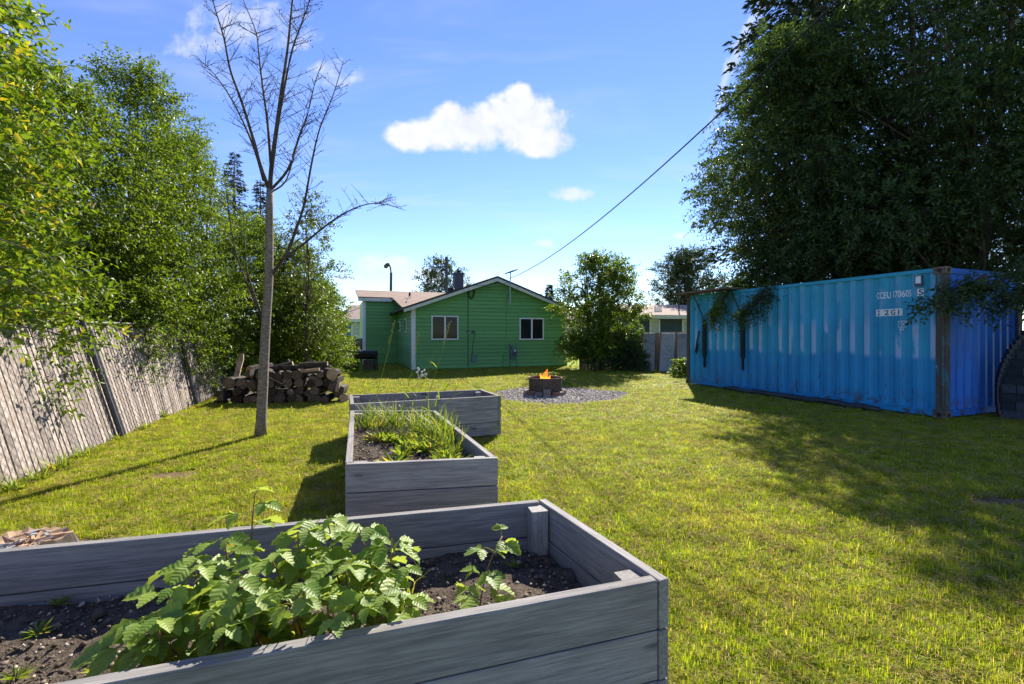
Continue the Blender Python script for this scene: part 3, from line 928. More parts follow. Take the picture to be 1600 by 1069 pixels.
def plate(s0, s1, za, zb, mat, name, off=.0025):
    bm = bmesh.new(); f = bm.faces.new([bm.verts.new(c) for c in ((s0, 0, za), (s1, 0, za), (s1, 0, zb), (s0, 0, zb))])
    conform(bm, off); me = bpy.data.meshes.new(name); bm.to_mesh(me); bm.free()
    return link(name, me, side, [mat])


def cs(px):   # distance along the long side at photo column px
    k = (px - CX) / F
    return (k * CN.y - CN.x) / (AX.x - k * AX.y)


def czz(px, py): return CH + (HY - py) / F * (CN.y + cs(px) * AX.y)


lettering('CCEU', cs(1367.5), czz(1380, 461.5), .125, M['paint_white'], 'lettering', width=cs(1367.5) - cs(1389.5))
lettering('170605', cs(1393.5), czz(1408, 459), .125, M['paint_white'], 'lettering', width=cs(1393.5) - cs(1422.5))
plate(cs(1440.5), cs(1432.5), czz(1436, 462.5), czz(1436, 451), M['paint_white'], 'number_plate')
lettering('5', cs(1434), czz(1436, 456.7), .10, M['ink'], 'lettering')
plate(cs(1408.5), cs(1366.5), czz(1388, 493.8), czz(1388, 482.8), M['paint_white'], 'number_plate')
for ch_, p_ in (('2', 1368.5), ('2', 1380.8), ('G', 1389.5), ('1', 1402.5)):
    lettering(ch_, cs(p_), czz(1388, 488.3), .095, M['ink'], 'lettering')
plate(cs(1414), cs(1402.5), czz(1408, 511.5), czz(1408, 501.5), M['paint_white'], 'emblem_plate')
plate(cs(1407.4), cs(1403.2), czz(1408, 510.8), czz(1408, 502.3), M['cont'], 'emblem_field', .004)
plate(cs(1413.4), cs(1408.2), czz(1408, 510.8), czz(1408, 502.3), M['cont'], 'emblem_field', .004)
lettering('I', cs(1405), czz(1408, 506.5), .065, M['paint_white'], 'lettering'); lettering('C', cs(1409), czz(1408, 506.5), .065, M['paint_white'], 'lettering')
lettering('61', cs(1405), czz(1408, 514.5), .045, M['paint_white'], 'lettering')
s_ = cs(1435.5)
t = MB(); t.box((s_ - .055, -.02, czz(1435, 447.5)), (s_ + .055, .012, czz(1435, 430.5))); vt = t.build('vent_box', M['chim'], cont)
t = MB(); t.box((s_ - .038, .0122, czz(1435, 443)), (s_ + .038, .02, czz(1435, 432))); t.build('vent_cover', M['paint_white'], vt)

# awning board with two struts and perforated brackets on the container's far end
aw = empty('awning_frame', CN + AX * 4.6, math.atan2(AX.y, AX.x), label='thin raised awning board on black struts at the container\'s far top edge', cat='awning')
t = MB(); xa, xb = cs(1142) - 4.6, cs(1084) - 4.6
t.box((xa - .25, -.1, 2.61), (CL - 4.6 + .05, .42, 2.65)); t.build('board', M['casting'], aw)
for px, pb, pt in ((1101, 500, 0), (1161, 497, 0)):
    x = cs(px) - 4.6; zt = czz(px, pb)
    t = MB(); t.tube([(x, .02, zt), (x + .03, .40, 2.62)], .014, 6); t.build('strut', M['black'], aw)
    t = MB(); t.box((x - .05, -.015, zt - 1.02), (x + .05, .035, zt + .02)); t.box((x - .02, -.014, zt - 1.32), (x + .02, .03, zt - 1.02)); br_ = t.build('bracket', M['black'], aw)
    t = MB()
    for k in range(16): t.box((x + .052, -.01, zt - .95 + .058 * k), (x + .075, .03, zt - .95 + .058 * k + .03))
    t.build('perforated_edge', M['chim'], br_, kind='stuff')
x = cs(1097) - 4.6
t = MB(); t.tube([(x + .05, .05, 1.55), (x + .12, .06, 1.3), (x + .2, .05, .95), (x + .16, .05, .92), (x + .1, .05, 1.2)], .02, 6); t.build('strap', M['black'], aw)

# black roll lying along the foot of the container
t = MB(); pts = []; rr = []
for i in range(15):
    s = cs(1386) + (cs(1140) - cs(1386)) * i / 14
    q = CN + AX * s - RX * (.22 + .05 * math.sin(i * 1.3)); pts.append((q.x, q.y, .065 + .012 * math.sin(i * 2.1))); rr.append(.085 * (.55 if i in (0, 14) else rnd.uniform(.75, 1.1)))
t.tube(pts, rr, 9); t.build('rolled_sheet', M['tarp'], smooth=True, label='black rolled sheeting lying along the foot of the blue container', cat='roll')

# ------------------------------------------------------------------ arched shingled hut at the right edge
HUT = Vector((8.36, 7.80, 0))
hut = empty('arched_hut', HUT, R(-42), label='dark arched hut end clad in shingles before the container end', cat='hut')


def arch(z, w=2.1, zc=.42, rz=1.95):   # left outline x at height z
    if z < zc: return .05 * ((zc - z) / zc) ** 2
    k = min(1, (z - zc) / rz)
    return w * (1 - math.sqrt(max(0, 1 - k * k)))


zs = [i * .08 for i in range(0, 30)]
t = MB(); poly = [(arch(z), z) for z in zs] + [(2.1, 2.37)] + [(4.2 - arch(z), z) for z in reversed(zs)]
t.prism(poly, .0, .34); hw = t.build('hut_wall', M['hutshingle'], hut)
for row in range(16):
    z0 = .03 + row * .145; z1 = z0 + .155
    xl = arch(z1) + .012; xr = min(2.2, 4.2 - xl); x = xl - (.13 if row % 2 else 0)
    while x < xr:
        xa, xb = max(x, xl), min(x + .30, xr)
        if xb - xa > .04:
            s = MB(); d = rnd.uniform(0, .004)
            s.add([(xa + .006, -.034 - d, z0), (xb - .006, -.034 - d, z0), (xb - .004, -.006, z1), (xa + .004, -.006, z1), (xa + .004, -.001, z0), (xb - .004, -.001, z0), (xb - .004, -.001, z1), (xa + .004, -.001, z1)],
                  [(0, 1, 2, 3), (7, 6, 5, 4), (0, 4, 5, 1), (1, 5, 6, 2), (2, 6, 7, 3), (3, 7, 4, 0)])
            s.build('shingle', M['hutshingle'], hw)
        x += .30
t = MB(); ed = [Vector((arch(z) - .02, .17, z)) for z in zs]
for a, b in zip(ed, ed[1:]): t.box((min(a.x, b.x) - .012, -.03, a.z), (max(a.x, b.x) + .006, .37, b.z + .003))
t.build('roof_edge', M['rooftop'], hut)

# ------------------------------------------------------------------ left fence: chain link with wooden slats, leaning outward
FB0 = Vector((-4.79, 4.26, 0)); FD = Vector((-2.71, 8.14, 0)).normalized(); FO = Vector((-FD.y, FD.x, 0))  # FO = outward (left)
fence = empty('slatted_fence', FB0, 0, label='leaning chain-link fence woven with weathered wooden slats', cat='fence')
FH = 1.64


def flean(s): return .39 + .06 * math.sin(s * .9) + (.16 * max(0, s - 6) / 5)


def fpt(s, h, off=0.):
    """point on the leaning fence, local to FB0"""
    k = h / FH
    return FD * s + FO * (flean(s) * k - off) + Vector((0, 0, h * math.sqrt(max(.2, 1 - (flean(s) / FH) ** 2 * .5))))


s = -2.6; i = 0
while s < 12.8:
    w = .066 + rnd.uniform(-.006, .004); top = FH - .03 + rnd.uniform(-.05, .03); bot = rnd.uniform(.0, .03)
    mb = MB(); tw = rnd.uniform(-.006, .006)
    for h0, h1 in ((bot, top),):
        a, b, c, d = fpt(s, h0), fpt(s + w, h0, tw), fpt(s + w, h1, tw), fpt(s, h1)
        o_ = FO * .007
        mb.add([a, b, c, d, a + o_, b + o_, c + o_, d + o_], [(0, 1, 2, 3), (7, 6, 5, 4), (0, 4, 5, 1), (1, 5, 6, 2), (2, 6, 7, 3), (3, 7, 4, 0)])
    mb.build('slat', M['slat'], fence)
    s += w + .017; i += 1
for s in (-2.2, 0.9 - .0, 2.19, 5.22, 8.2, 11.0):
    if s == .9: continue
    mb = MB(); mb.tube([fpt(s, -.05, .045), fpt(s, FH * .5, .045), fpt(s, FH + .06, .045)], .032, 8); mb.build('post', M['darksteel'], fence)
    mb = MB(); mb.tube([fpt(s + .12, -.05, .03), fpt(s + .12, FH * .5, .03), fpt(s + .12, FH - .1, .03)], .026, 4); mb.build('post_brace', M['greyply'], fence)
mb = MB(); mb.tube([fpt(-2.6 + .5 * k, FH + .01, .02) for k in range(31)], .021, 6); mb.build('top_rail', M['darksteel'], fence)
mb = MB()
k = -2.6 - FH
while k < 12.8 + FH:
    for sg in (1, -1):
        a0, a1 = (k, k + FH) if sg > 0 else (k + FH, k)
        h0, h1 = 0, FH
        pts = []
        for q in range(5):
            sx_ = a0 + (a1 - a0) * q / 4
            if -2.6 <= sx_ <= 12.8: pts.append(fpt(sx_, FH * q / 4, .006 + (.003 if sg > 0 else 0)))
        if len(pts) > 1: mb.tube(pts, .0017, 3, cap=False)
    k += .105
mb.build('chain_link_mesh', M['chainwire'], fence, kind='stuff')

# ------------------------------------------------------------------ raised beds
def bed(name, label, corners, h, bh, thick=.045, soil_z=.3, group='raised garden beds', full=False):
    FL, FR, BR, BL = [Vector((c.x, c.y, 0)) for c in corners]
    root = empty(name, ((FL + FR + BR + BL) / 4), 0, label=label, cat='planter', group=group)
    o = root.location
    nb = 3
    def side_boards(a, b, inn, ext=0.):
        d = (b - a); ln = d.length; d.normalize()
        n = Vector((-d.y, d.x, 0)) * inn
        for k in range(nb):
            z1 = h - k * bh - .002 * k; z0 = max(.0, z1 - bh + .004)
            if z1 - z0 < .02: continue
            me = MB(); e = .0 + rnd.uniform(-.002, .002); x0, x1 = 0, ln
            me.box((x0, 0, z0 - (z0 + z1) / 2), (x1, thick * (1 if inn > 0 else -1), z1 - (z0 + z1) / 2))
            m_ = me.mesh('board')
            bm = bmesh.new(); bm.from_mesh(m_); bmesh.ops.bevel(bm, geom=bm.edges[:], offset=.0035, segments=1, affect='EDGES'); bm.to_mesh(m_); bm.free()
            ob = link('board', m_, root, [M['bed']])
            ob.location = a - o + n * e + Vector((0, 0, (z0 + z1) / 2)); ob.rotation_euler = (0, 0, math.atan2(d.y, d.x))
    dr = (FR - FL).normalized(); db = (BR - BL).normalized(); gp_ = thick + .003
    if full:
        ul, ur = (BL - FL).normalized() * gp_, (BR - FR).normalized() * gp_
        side_boards(FR + ur, BR - ur, 1); side_boards(FL + ul, BL - ul, -1); side_boards(FL, FR, 1); side_boards(BL, BR, -1)
    else:
        side_boards(FR, BR, 1); side_boards(FL, BL, -1)
        side_boards(FL + dr * gp_, FR - dr * gp_, 1); side_boards(BL + db * gp_, BR - db * gp_, -1)
    for c, dx, dy in ((FL, 1, 1), (FR, -1, 1), (BR, -1, -1), (BL, 1, -1)):
        ux = (dr if dy > 0 else db); uy = ((BL - FL) if dx > 0 else (BR - FR)).normalized()
        q = c + ux * dx * (thick + .048) + uy * dy * (thick + .05)
        t = MB(); t.box((-.044, -.044, 0), (.044, .044, h - .012 - rnd.uniform(0, .015)))
        ob = t.build('corner_post', M['post'], root); ob.location = q - o; ob.rotation_euler = (0, 0, math.atan2(ux.y, ux.x))
    # soil: uneven sheet inside
    nx, ny = 40, 16; vs = []; g = np.random.default_rng(int(h * 1000))
    bl = lambda s, t: (FL.lerp(FR, s)).lerp(BL.lerp(BR, s), t)
    for j in range(ny + 1):
        for i in range(nx + 1):
            s, tt = .02 + .96 * i / nx, .03 + .94 * j / ny
            p = bl(s, tt) - o; vs.append((p.x, p.y, soil_z + g.normal(0, .007) + .02 * math.sin(i * .7 + j) * math.sin(j * .9)))
    fs = [(j * (nx + 1) + i, j * (nx + 1) + i + 1, (j + 1) * (nx + 1) + i + 1, (j + 1) * (nx + 1) + i) for j in range(ny) for i in range(nx)]
    me = bpy.data.meshes.new('soil'); me.from_pydata(vs, [], fs); me.polygons.foreach_set('use_smooth', [True] * len(fs)); me.update()
    so_ = link('soil', me, root, [M['soil']])
    # crumbs of earth, bark and gravel
    n = 4200; sp = g.uniform(.04, .96, (n, 2)); ba = np.array([tuple(bl(a, b) - o) for a, b in sp]); ba[:, 2] = soil_z + g.uniform(-.004, .014, n)
    s4 = np.exp(g.normal(0, .45, n)) * .0062
    oc = np.array([(1, 0, 0), (0, 1, 0), (-1, 0, 0), (0, -1, 0), (0, 0, .8), (0, 0, -.8)]); tr = np.array([(0, 1, 4), (1, 2, 4), (2, 3, 4), (3, 0, 4), (1, 0, 5), (2, 1, 5), (3, 2, 5), (0, 3, 5)])
    jit = g.uniform(.5, 1.3, (n, 6, 3))
    v = ba[:, None] + oc[None] * jit * s4[:, None, None]; v += 0
    t_ = (tr[None] + (np.arange(n) * 6)[:, None, None]).reshape(-1, 3)
    link('soil_crumbs', np_mesh('soil_crumbs', v.reshape(-1, 3), t_, [M['crumbs']]), root, kind='stuff')
    return root, bl


fr1 = G(1045, 904, .54); br1 = G(852, 779, .54)
fd1 = (G(202, 1060, .54) - G(1024, 907, .54)).normalized(); bd1 = (G(0, 857, .54) - G(852, 779, .54)).normalized()
B1 = [fr1 + fd1 * 3.0, fr1, br1, br1 + bd1 * 3.0]
bed1, bl1 = bed('raised_bed', 'nearest grey timber raised bed, planted with raspberry canes', B1, .54, .185, soil_z=.30)
B2 = [G(539.6, 726, .585), G(778, 716, .585), G(681, 641.6, .585), G(547.5, 641.6, .585)]
bed2, bl2 = bed('raised_bed', 'middle grey timber raised bed overgrown with tall grass and weeds', B2, .585, .195, soil_z=.47, full=True)
B3f = G(547, 631.7, .59); B3r = G(783, 618.6, .59)
B3 = [B3f, B3r, B3r + Vector((-.32, .75, 0)), B3f + Vector((-.32, .86, 0))]
bed3, bl3 = bed('raised_bed', 'farthest grey timber raised bed, set crosswise and bare inside', B3, .59, .18, soil_z=.34)

# ------------------------------------------------------------------ fire pit
FP = G(852, 616.5); FP.z = 0
g = np.random.default_rng(3)
# gravel pad
gc = Vector((1.12, 10.95, 0)); poly = []
for k in range(48):
    a = k / 48 * 2 * math.pi; q = 1 + .07 * math.sin(3 * a + 1) + .05 * math.sin(7 * a)
    poly.append((gc.x + 1.62 * math.cos(a) * q, gc.y + 1.5 * math.sin(a) * q, .006))
t = MB(); t.add(poly, [tuple(range(48))])
m_, tn = new_mat('gravel_bed'); ge_ = tn.node('ShaderNodeNewGeometry').outputs['Position']; n_ = tn.noise(ge_, 30, 5, .7)
finish(tn, tn.mix(n_, (.11, .095, .08), (.34, .30, .265)), .95, n_, .8, .02)
t.build('gravel_path', m_, kind='structure')
n = 4200; a = g.uniform(0, 6.283, n); q = np.sqrt(g.uniform(0, 1, n)) * (1 + .07 * np.sin(3 * a + 1) + .05 * np.sin(7 * a))
ctr = np.stack([gc.x + 1.6 * np.cos(a) * q, gc.y + 1.48 * np.sin(a) * q, np.full(n, .012)], 1)
oc = np.array([(1, 0, 0), (0, 1, 0), (-1, 0, 0), (0, -1, 0), (0, 0, .7), (0, 0, -.7)]); tr8 = np.array([(0, 1, 4), (1, 2, 4), (2, 3, 4), (3, 0, 4), (1, 0, 5), (2, 1, 5), (3, 2, 5), (0, 3, 5)])
v = ctr[:, None] + oc[None] * g.uniform(.6, 1.3, (n, 6, 3)) * (np.exp(g.normal(0, .35, n)) * .02)[:, None, None]
link('gravel', np_mesh('gravel', v.reshape(-1, 3), (tr8[None] + (np.arange(n) * 6)[:, None, None]).reshape(-1, 3), [M['stones']]), None,
     label='loose grey gravel spread around the fire pit', cat='gravel', kind='stuff')
pit = empty('fire_ring', FP, 0, label='rusty steel fire ring sitting on bricks in the gravel', cat='fire pit')
t = MB(); nseg = 40; rad = .40
for (r0, r1, za, zb) in ((rad - .008, rad, .05, .41),):
    vs, fs = [], []
    for k in range(nseg):
        c, s = math.cos(2 * math.pi * k / nseg), math.sin(2 * math.pi * k / nseg)
        vs += [(r1 * c, r1 * s, za), (r1 * c, r1 * s, zb), (r0 * c, r0 * s, zb), (r0 * c, r0 * s, za)]
    for k in range(nseg):
        b = 4 * k; e = 4 * ((k + 1) % nseg)
        fs += [(b, e, e + 1, b + 1), (b + 1, e + 1, e + 2, b + 2), (b + 2, e + 2, e + 3, b + 3), (b + 3, e + 3, e, b)]
    t.add(vs, fs)
t.build('ring', M['rust'], pit, smooth=False)
t = MB(); t.tube([(rad * math.cos(2 * math.pi * k / 40), rad * math.sin(2 * math.pi * k / 40), .412) for k in range(41)], .012, 6, cap=False); t.build('rim', M['casting'], pit, smooth=True)
t = MB(); t.tube([(0, 0, .02), (0, 0, .12), (0, 0, .15)], [.38, .36, .1], 20); t.build('ash_bed', M['ash'], pit)
for k in range(4):
    t = MB(); a_ = k * .8; t.tube([(-.22 * math.cos(a_), -.22 * math.sin(a_), .17), (.22 * math.cos(a_), .2 * math.sin(a_), .22 + .02 * k)], [.045, .04], 8); t.build('burning_log', M['logbark'], pit)
for k in range(15):
    a = 2 * math.pi * k / 15 + .12; t = MB(); hh = rnd.uniform(.085, .12) + (.05 if k in (11,) else 0)
    t.box((-.045, -.088, 0), (.045, .088, hh)); m_ = t.mesh('brick')
    bm = bmesh.new(); bm.from_mesh(m_); bmesh.ops.bevel(bm, geom=bm.edges[:], offset=.007, segments=1, affect='EDGES'); bm.to_mesh(m_); bm.free()
    b = link('fire_brick', m_, None, [M['brick'] if k % 3 == 0 else M['brick2']], label=('reddish' if k % 3 == 0 else 'greyish') + ' brick at the fire ring foot, ' + ('first second third fourth fifth sixth seventh eighth ninth tenth eleventh twelfth thirteenth fourteenth fifteenth'.split()[k]) + ' counter-clockwise from its right side', cat='brick', group='bricks around the fire ring')
    rr_ = .465 + rnd.uniform(-.01, .02); b.location = FP + Vector((rr_ * math.cos(a), rr_ * math.sin(a), .012)); b.rotation_euler = (0, 0, a + rnd.uniform(-.12, .12))
fl = empty('campfire_flame', FP + Vector((-.01, 0, .2)), 0, label='small orange flame burning in the fire ring', cat='flame')
for (dx, dy, hh, ww, lean) in ((0, 0, .42, .075, .03), (-.05, .02, .30, .07, -.03), (.045, -.03, .27, .06, .04), (-.09, -.02, .15, .05, -.02), (.08, .03, .15, .05, .03)):
    t = MB(); t.tube([(dx + lean * q * q * 2 + .012 * math.sin(7 * q + dx * 50), dy, hh * q) for q in [i / 9 for i in range(10)]], [ww * (math.sin(math.pi * (.18 + .82 * i / 9)) ** 1.2) + .002 for i in range(10)], 8)
    t.build('flame_tongue', M['flame'], fl, smooth=True)

# ------------------------------------------------------------------ wood pile
WP0, WP1 = G(348, 630), G(536, 627); wd = (WP1 - WP0); wlen = wd.length; wd.normalize(); wn = Vector((-wd.y, wd.x, 0))
wrot = math.atan2(wd.y, wd.x)


def log_mesh(r, ln, seed, wedge=False):
    q = random.Random(seed); n = 11; vs = []; fs = []
    if wedge: ang = [a * (1.6 / (n - 2)) for a in range(n - 1)]
    prof = []
    for k in range(n):
        a = 2 * math.pi * k / n
        if wedge: p = (0, 0) if k == 0 else (math.cos(ang[k - 1]) * r * 1.5, math.sin(ang[k - 1]) * r * 1.5)
        else:
            rr = r * q.uniform(.88, 1.1); p = (math.cos(a) * rr, math.sin(a) * rr)
        prof.append(p)
    mb = MB()
    fr = [(x, -ln / 2, z) for x, z in prof]; bk = [(x * .96, ln / 2, z * .96) for x, z in prof]
    mb.add(fr + bk, [((k + 1) % n, k, k + n, (k + 1) % n + n) for k in range(n)], 0)
    mb.add(fr, [tuple(range(n))], 1); mb.add(bk, [tuple(range(n))[::-1]], 1)
    return mb.mesh('firewood_log')


ORD = ('first', 'second', 'third', 'fourth', 'fifth', 'sixth', 'seventh', 'eighth', 'ninth', 'tenth', 'eleventh', 'twelfth', 'thirteenth', 'fourteenth', 'fifteenth', 'sixteenth')
LOGS = [log_mesh(rnd.uniform(.08, .118), rnd.uniform(.5, .6), k, k >= 7) for k in range(10)]
for me in LOGS:
    me.materials.append(M['logbark']); me.materials.append(M['log_end'])
rows = [(-.05, 2.58), (.06, 2.5), (.25, 2.45), (.55, 2.4)]
for j, (a, b) in enumerate(rows):
    x = a + .09 * (j % 2); nth = 0
    while x < b:
        k = rnd.randrange(10); sc = rnd.uniform(.72, 1.15); nth += 1
        o = link('firewood_log', LOGS[k], None, (), label=f'dark firewood log, {ORD[nth - 1]} from the left in the ' + ('bottom', 'second', 'third', 'upper')[j] + ' row of the woodpile', cat='log', group='firewood logs in the woodpile')
        o.location = WP0 + wd * x + wn * rnd.uniform(-.09, .07) + Vector((0, 0, .10 + .165 * j + rnd.uniform(-.02, .02)))
        o.rotation_euler = (rnd.uniform(-.05, .05), rnd.uniform(0, 6.28), wrot + rnd.uniform(-.12, .12)); o.scale = (sc, 1, sc)
        x += .205 * sc + rnd.uniform(-.005, .01)
def logobj(p0, p1, r, mats, label, n=12, name='firewood_log', grp=None):
    mb = MB(); p0, p1 = Vector(p0), Vector(p1); c = (p0 + p1) / 2
    mb.tube([p0 - c, (p0 - c) * .3 + (p1 - c) * .0, p1 - c], [r, r * 1.02, r * .95], n, 0, cap=False)
    mb2 = MB(); mb.f = mb.f; nv = len(mb.v)
    mb.add([mb.v[k] for k in range(n)], [tuple(range(n))], 1); mb.add([mb.v[nv - n + k] for k in range(n)], [tuple(range(n))[::-1]], 1)
    return mb.build(name, mats, None, label=label, cat='log', loc=c, group=grp)


A_ = P(390, 583, 9.75); B_ = P(425, 577, 10.15)
logobj(A_, B_, .155, [M['logbark'], M['pale_end']], 'thick sawn log with pale cut end lying atop the woodpile')
A_ = P(452, 583, 9.7); logobj(A_, A_ + Vector((.25, .4, .0)), .075, [M['logbark'], M['pale_end']], 'small brown log propped on the woodpile beside the bare tree')
A_ = P(519, 585, 9.6); logobj(A_, A_ + Vector((-.28, .28, .02)), .12, [M['logbark'], M['pale_end']], 'short pale-faced log at the top right end of the woodpile')
A_ = P(537, 622, 9.6); logobj(A_, A_ + Vector((-.18, .35, .0)), .09, [M['logbark'], M['pale_end']], 'loose log lying on the grass at the woodpile\'s right end')
A_ = P(525, 605, 9.62); logobj(A_, A_ + Vector((-.3, .3, .03)), .1, [M['logbark'], M['log_end']], 'grey log slipping off the right side of the woodpile')


def slab(p0, p1, w, th, mat, label, name='bark_slab', cat='slab'):
    p0, p1 = Vector(p0), Vector(p1); d = (p1 - p0); ln = d.length; q = random.Random(label); mb = MB()
    n = 6; top = []; bot = []
    for k in range(n + 1):
        f = k / n; ww = w * (.75 + q.uniform(-.12, .25)) * (1 if 0 < k < n else .7)
        top.append(((f - .5) * ln, ww / 2, th / 2)); bot.append(((f - .5) * ln, -ww / 2 + q.uniform(-.01, .01), th / 2))
    vs = top + bot[::-1]; m = len(vs); lo = [(x, y, -th / 2) for x, y, z in vs]
    mb.add(vs + lo, [tuple(range(m)), tuple(range(m, 2 * m))[::-1]] + [(k, (k + 1) % m, (k + 1) % m + m, k + m) for k in range(m)])
    o = mb.build(name, mat, None, label=label, cat=cat)
    o.location = (p0 + p1) / 2; o.rotation_euler = d.to_track_quat('X', 'Z').to_euler()
    return o


slab(P(437, 574, 9.8), P(478, 573, 9.8), .16, .08, M['logbark'], 'long dark slab lying flat on the woodpile behind the thin tree')
slab(P(458, 583, 9.62), P(500, 582, 9.62), .2, .03, M['logbark'], 'crumbling bark slab across the upper front of the woodpile')
slab(P(480, 575, 9.9), P(517, 572, 9.9), .25, .04, M['logbark'], 'dark bark slab topping the right half of the woodpile')
slab(P(466, 581, 9.6), P(499, 577, 9.6), .13, .06, M['pale_end'], 'pale split slab near the top of the woodpile')
slab(P(436, 571, 9.95), P(452, 563, 10.), .16, .06, M['logbark'], 'stubby bark chunk sticking up from the woodpile top')
slab(P(478, 568, 9.95), P(492, 565, 10.), .16, .06, M['logbark'], 'upturned bark chunk on the highest part of the woodpile')
slab(P(366, 606, 9.6), P(378, 553, 10.1), .14, .05, M['pale_end'], 'split board leaning upright against the left end of the woodpile', 'leaning_board', 'board')
slab(P(526, 612, 9.5), P(530, 597, 9.62), .09, .03, M['pale_end'], 'bright split chunk standing at the front right of the woodpile')

for (x0, y0, x1, y1, r_, lab) in ((428, 576, 458, 569, .075, 'bark-covered branch lying along the woodpile crest right of the tree'), (470, 571, 512, 569, .07, 'long bark-covered branch along the right crest of the woodpile'), (498, 578, 524, 585, .06, 'sloping branch sliding off the woodpile\'s right crest'), (352, 612, 366, 590, .06, 'short branch propped at the woodpile\'s left foot')):
    logobj(P(x0, y0, 9.8), P(x1, y1, 9.9), r_, [M['logbark'], M['pale_end']], lab, 9)

# ------------------------------------------------------------------ barrel grill by the wing wall
gp = G(573, 581); gr = empty('barrel_grill', gp, R(4), label='black barrel charcoal grill on legs beside the green wing', cat='grill')
t = MB(); t.tube([(-.40, 0, .66), (-.38, 0, .66), (.38, 0, .66), (.40, 0, .66)], [.12, .175, .175, .12], 16); t.build('barrel', M['black'], gr, smooth=False)
for x_ in (-.37, .37):
    for y_ in (-.16, .16):
        t = MB(); t.tube([(x_, y_, 0.02), (x_, y_ * .7, .6)], .022, 6); t.build('leg', M['black'], gr)
t = MB(); t.box((-.3, -.23, .70), (.3, -.17, .72)); t.build('handle', M['black'], gr)
t = MB(); t.box((-.1, -.15, .1), (.3, .2, .45)); t.build('lower_box', M['rust'], gr)

# ------------------------------------------------------------------ stump at the left edge
st = empty('tree_stump', G(38, 840, .0), 0, label='low weathered tree stump with crumbling top at the left edge', cat='stump')
st.location = Vector((-3.24, 3.02, 0))
vs, fs = [], []; q = random.Random(4); N_ = 44
for k in range(N_):
    a = 2 * math.pi * k / N_; rr = .215 * (1 + .10 * math.sin(3 * a) + q.uniform(-.05, .05))
    vs += [(rr * 1.2 * math.cos(a), rr * 1.2 * math.sin(a), -.02), (rr * math.cos(a), rr * math.sin(a), .09 + q.uniform(-.012, .012))]
for k in range(N_): e = (k + 1) % N_; fs.append((2 * k, 2 * e, 2 * e + 1, 2 * k + 1))
t = MB(); t.add(vs, fs); t.build('bark', M['bark'], st, smooth=True)
t = MB(); ring = [Vector(vs[2 * k + 1]) for k in range(N_)]; c_ = Vector((0, 0, .07)); inner = [c_ + (Vector((p.x, p.y, 0)) * .6) + Vector((0, 0, q.uniform(-.025, .015))) for p in ring]
t.add(ring + inner + [c_], [(k, (k + 1) % N_, N_ + (k + 1) % N_, N_ + k) for k in range(N_)] + [(N_ + k, N_ + (k + 1) % N_, 2 * N_) for k in range(N_)]); t.build('cut_top', M['pale_end'], st)
for k in range(40):
    a = q.uniform(0, 6.28); r_ = q.uniform(0, .17); t = MB(); t.box((-.03, -.009, -.004), (.03, .009, .004))
    o = t.build('wood_chip', M['pale_end'] if k % 2 else M['greyply'], st); o.location = (r_ * math.cos(a), r_ * math.sin(a), .078 + q.uniform(0, .02)); o.rotation_euler = (q.uniform(-.4, .4), q.uniform(-.4, .4), q.uniform(0, 3))

# ------------------------------------------------------------------ board fence and leaning panels behind the bush, right
FX0 = P(905, 580, 18.6); FX0.z = 0; FX1 = P(1110, 580, 18.4); FX1.z = 0
bf = empty('board_fence', FX0, math.atan2((FX1 - FX0).y, (FX1 - FX0).x), label='brown board fence behind the leafy bush and leaning panels', cat='fence')
L_ = (FX1 - FX0).length; x = 0
while x < L_:
    w = .14 + rnd.uniform(-.01, .01); t = MB(); t.box((x, -.012, 0.02), (x + w - .008, .012, 1.53 + rnd.uniform(-.015, .015))); t.build('fence_board', M['brownfence'], bf); x += w
t = MB(); t.box((0, .013, 1.2), (L_, .06, 1.3)); t.box((0, .013, .3), (L_, .06, .4)); t.build('rail', M['brownfence'], bf)
t = MB(); t.box((-.02, -.03, 1.548), (L_, .03, 1.565)); t.build('cap_rail', M['greyply'], bf)
for (pa, pb, pl, dd, lab) in ((1003, 1022, 9, 17.7, 'grey weathered panel leaning on the fence, nearest the bush'),
                              (1030, 1052, 11, 17.6, 'wide grey weathered panel leaning on the fence between two others'),
                              (1058, 1080, 9, 17.4, 'grey weathered panel leaning on the fence, half behind the container')):
    a = P(pa, 0, dd); b = P(pb, 0, dd); a.z = b.z = 0.01
    top = Vector((pl / F * dd, .55, 1.50)); th_ = Vector((0, .02, .008))
    t = MB(); vs = [a, b, b + top, a + top]; vs += [v + th_ for v in vs]
    c_ = sum(vs, Vector()) / 8; t.add([v - c_ for v in vs], [(0, 1, 2, 3), (7, 6, 5, 4), (0, 4, 5, 1), (1, 5, 6, 2), (2, 6, 7, 3), (3, 7, 4, 0)])
    t.build('plywood_sheet', M['greyply'], None, label=lab, cat='panel', group='weathered panels on the fence', loc=c_)

# left far fence
LF0 = P(505, 575, 21.5); LF0.z = 0; LF1 = P(569, 575, 22.6); LF1.z = 0
lf = empty('picket_fence', LF0, math.atan2((LF1 - LF0).y, (LF1 - LF0).x), label='dark wooden fence beside the green house wing', cat='fence')
L_ = (LF1 - LF0).length; x = 0
while x < L_:
    t = MB(); t.box((x, -.012, .02), (x + .135, .012, 1.28 + rnd.uniform(-.03, .03))); t.build('fence_board', M['brownfence'], lf); x += .145
t = MB(); t.box((0, -.05, .95), (L_, -.013, 1.08)); t.build('rail', M['brownfence'], lf)


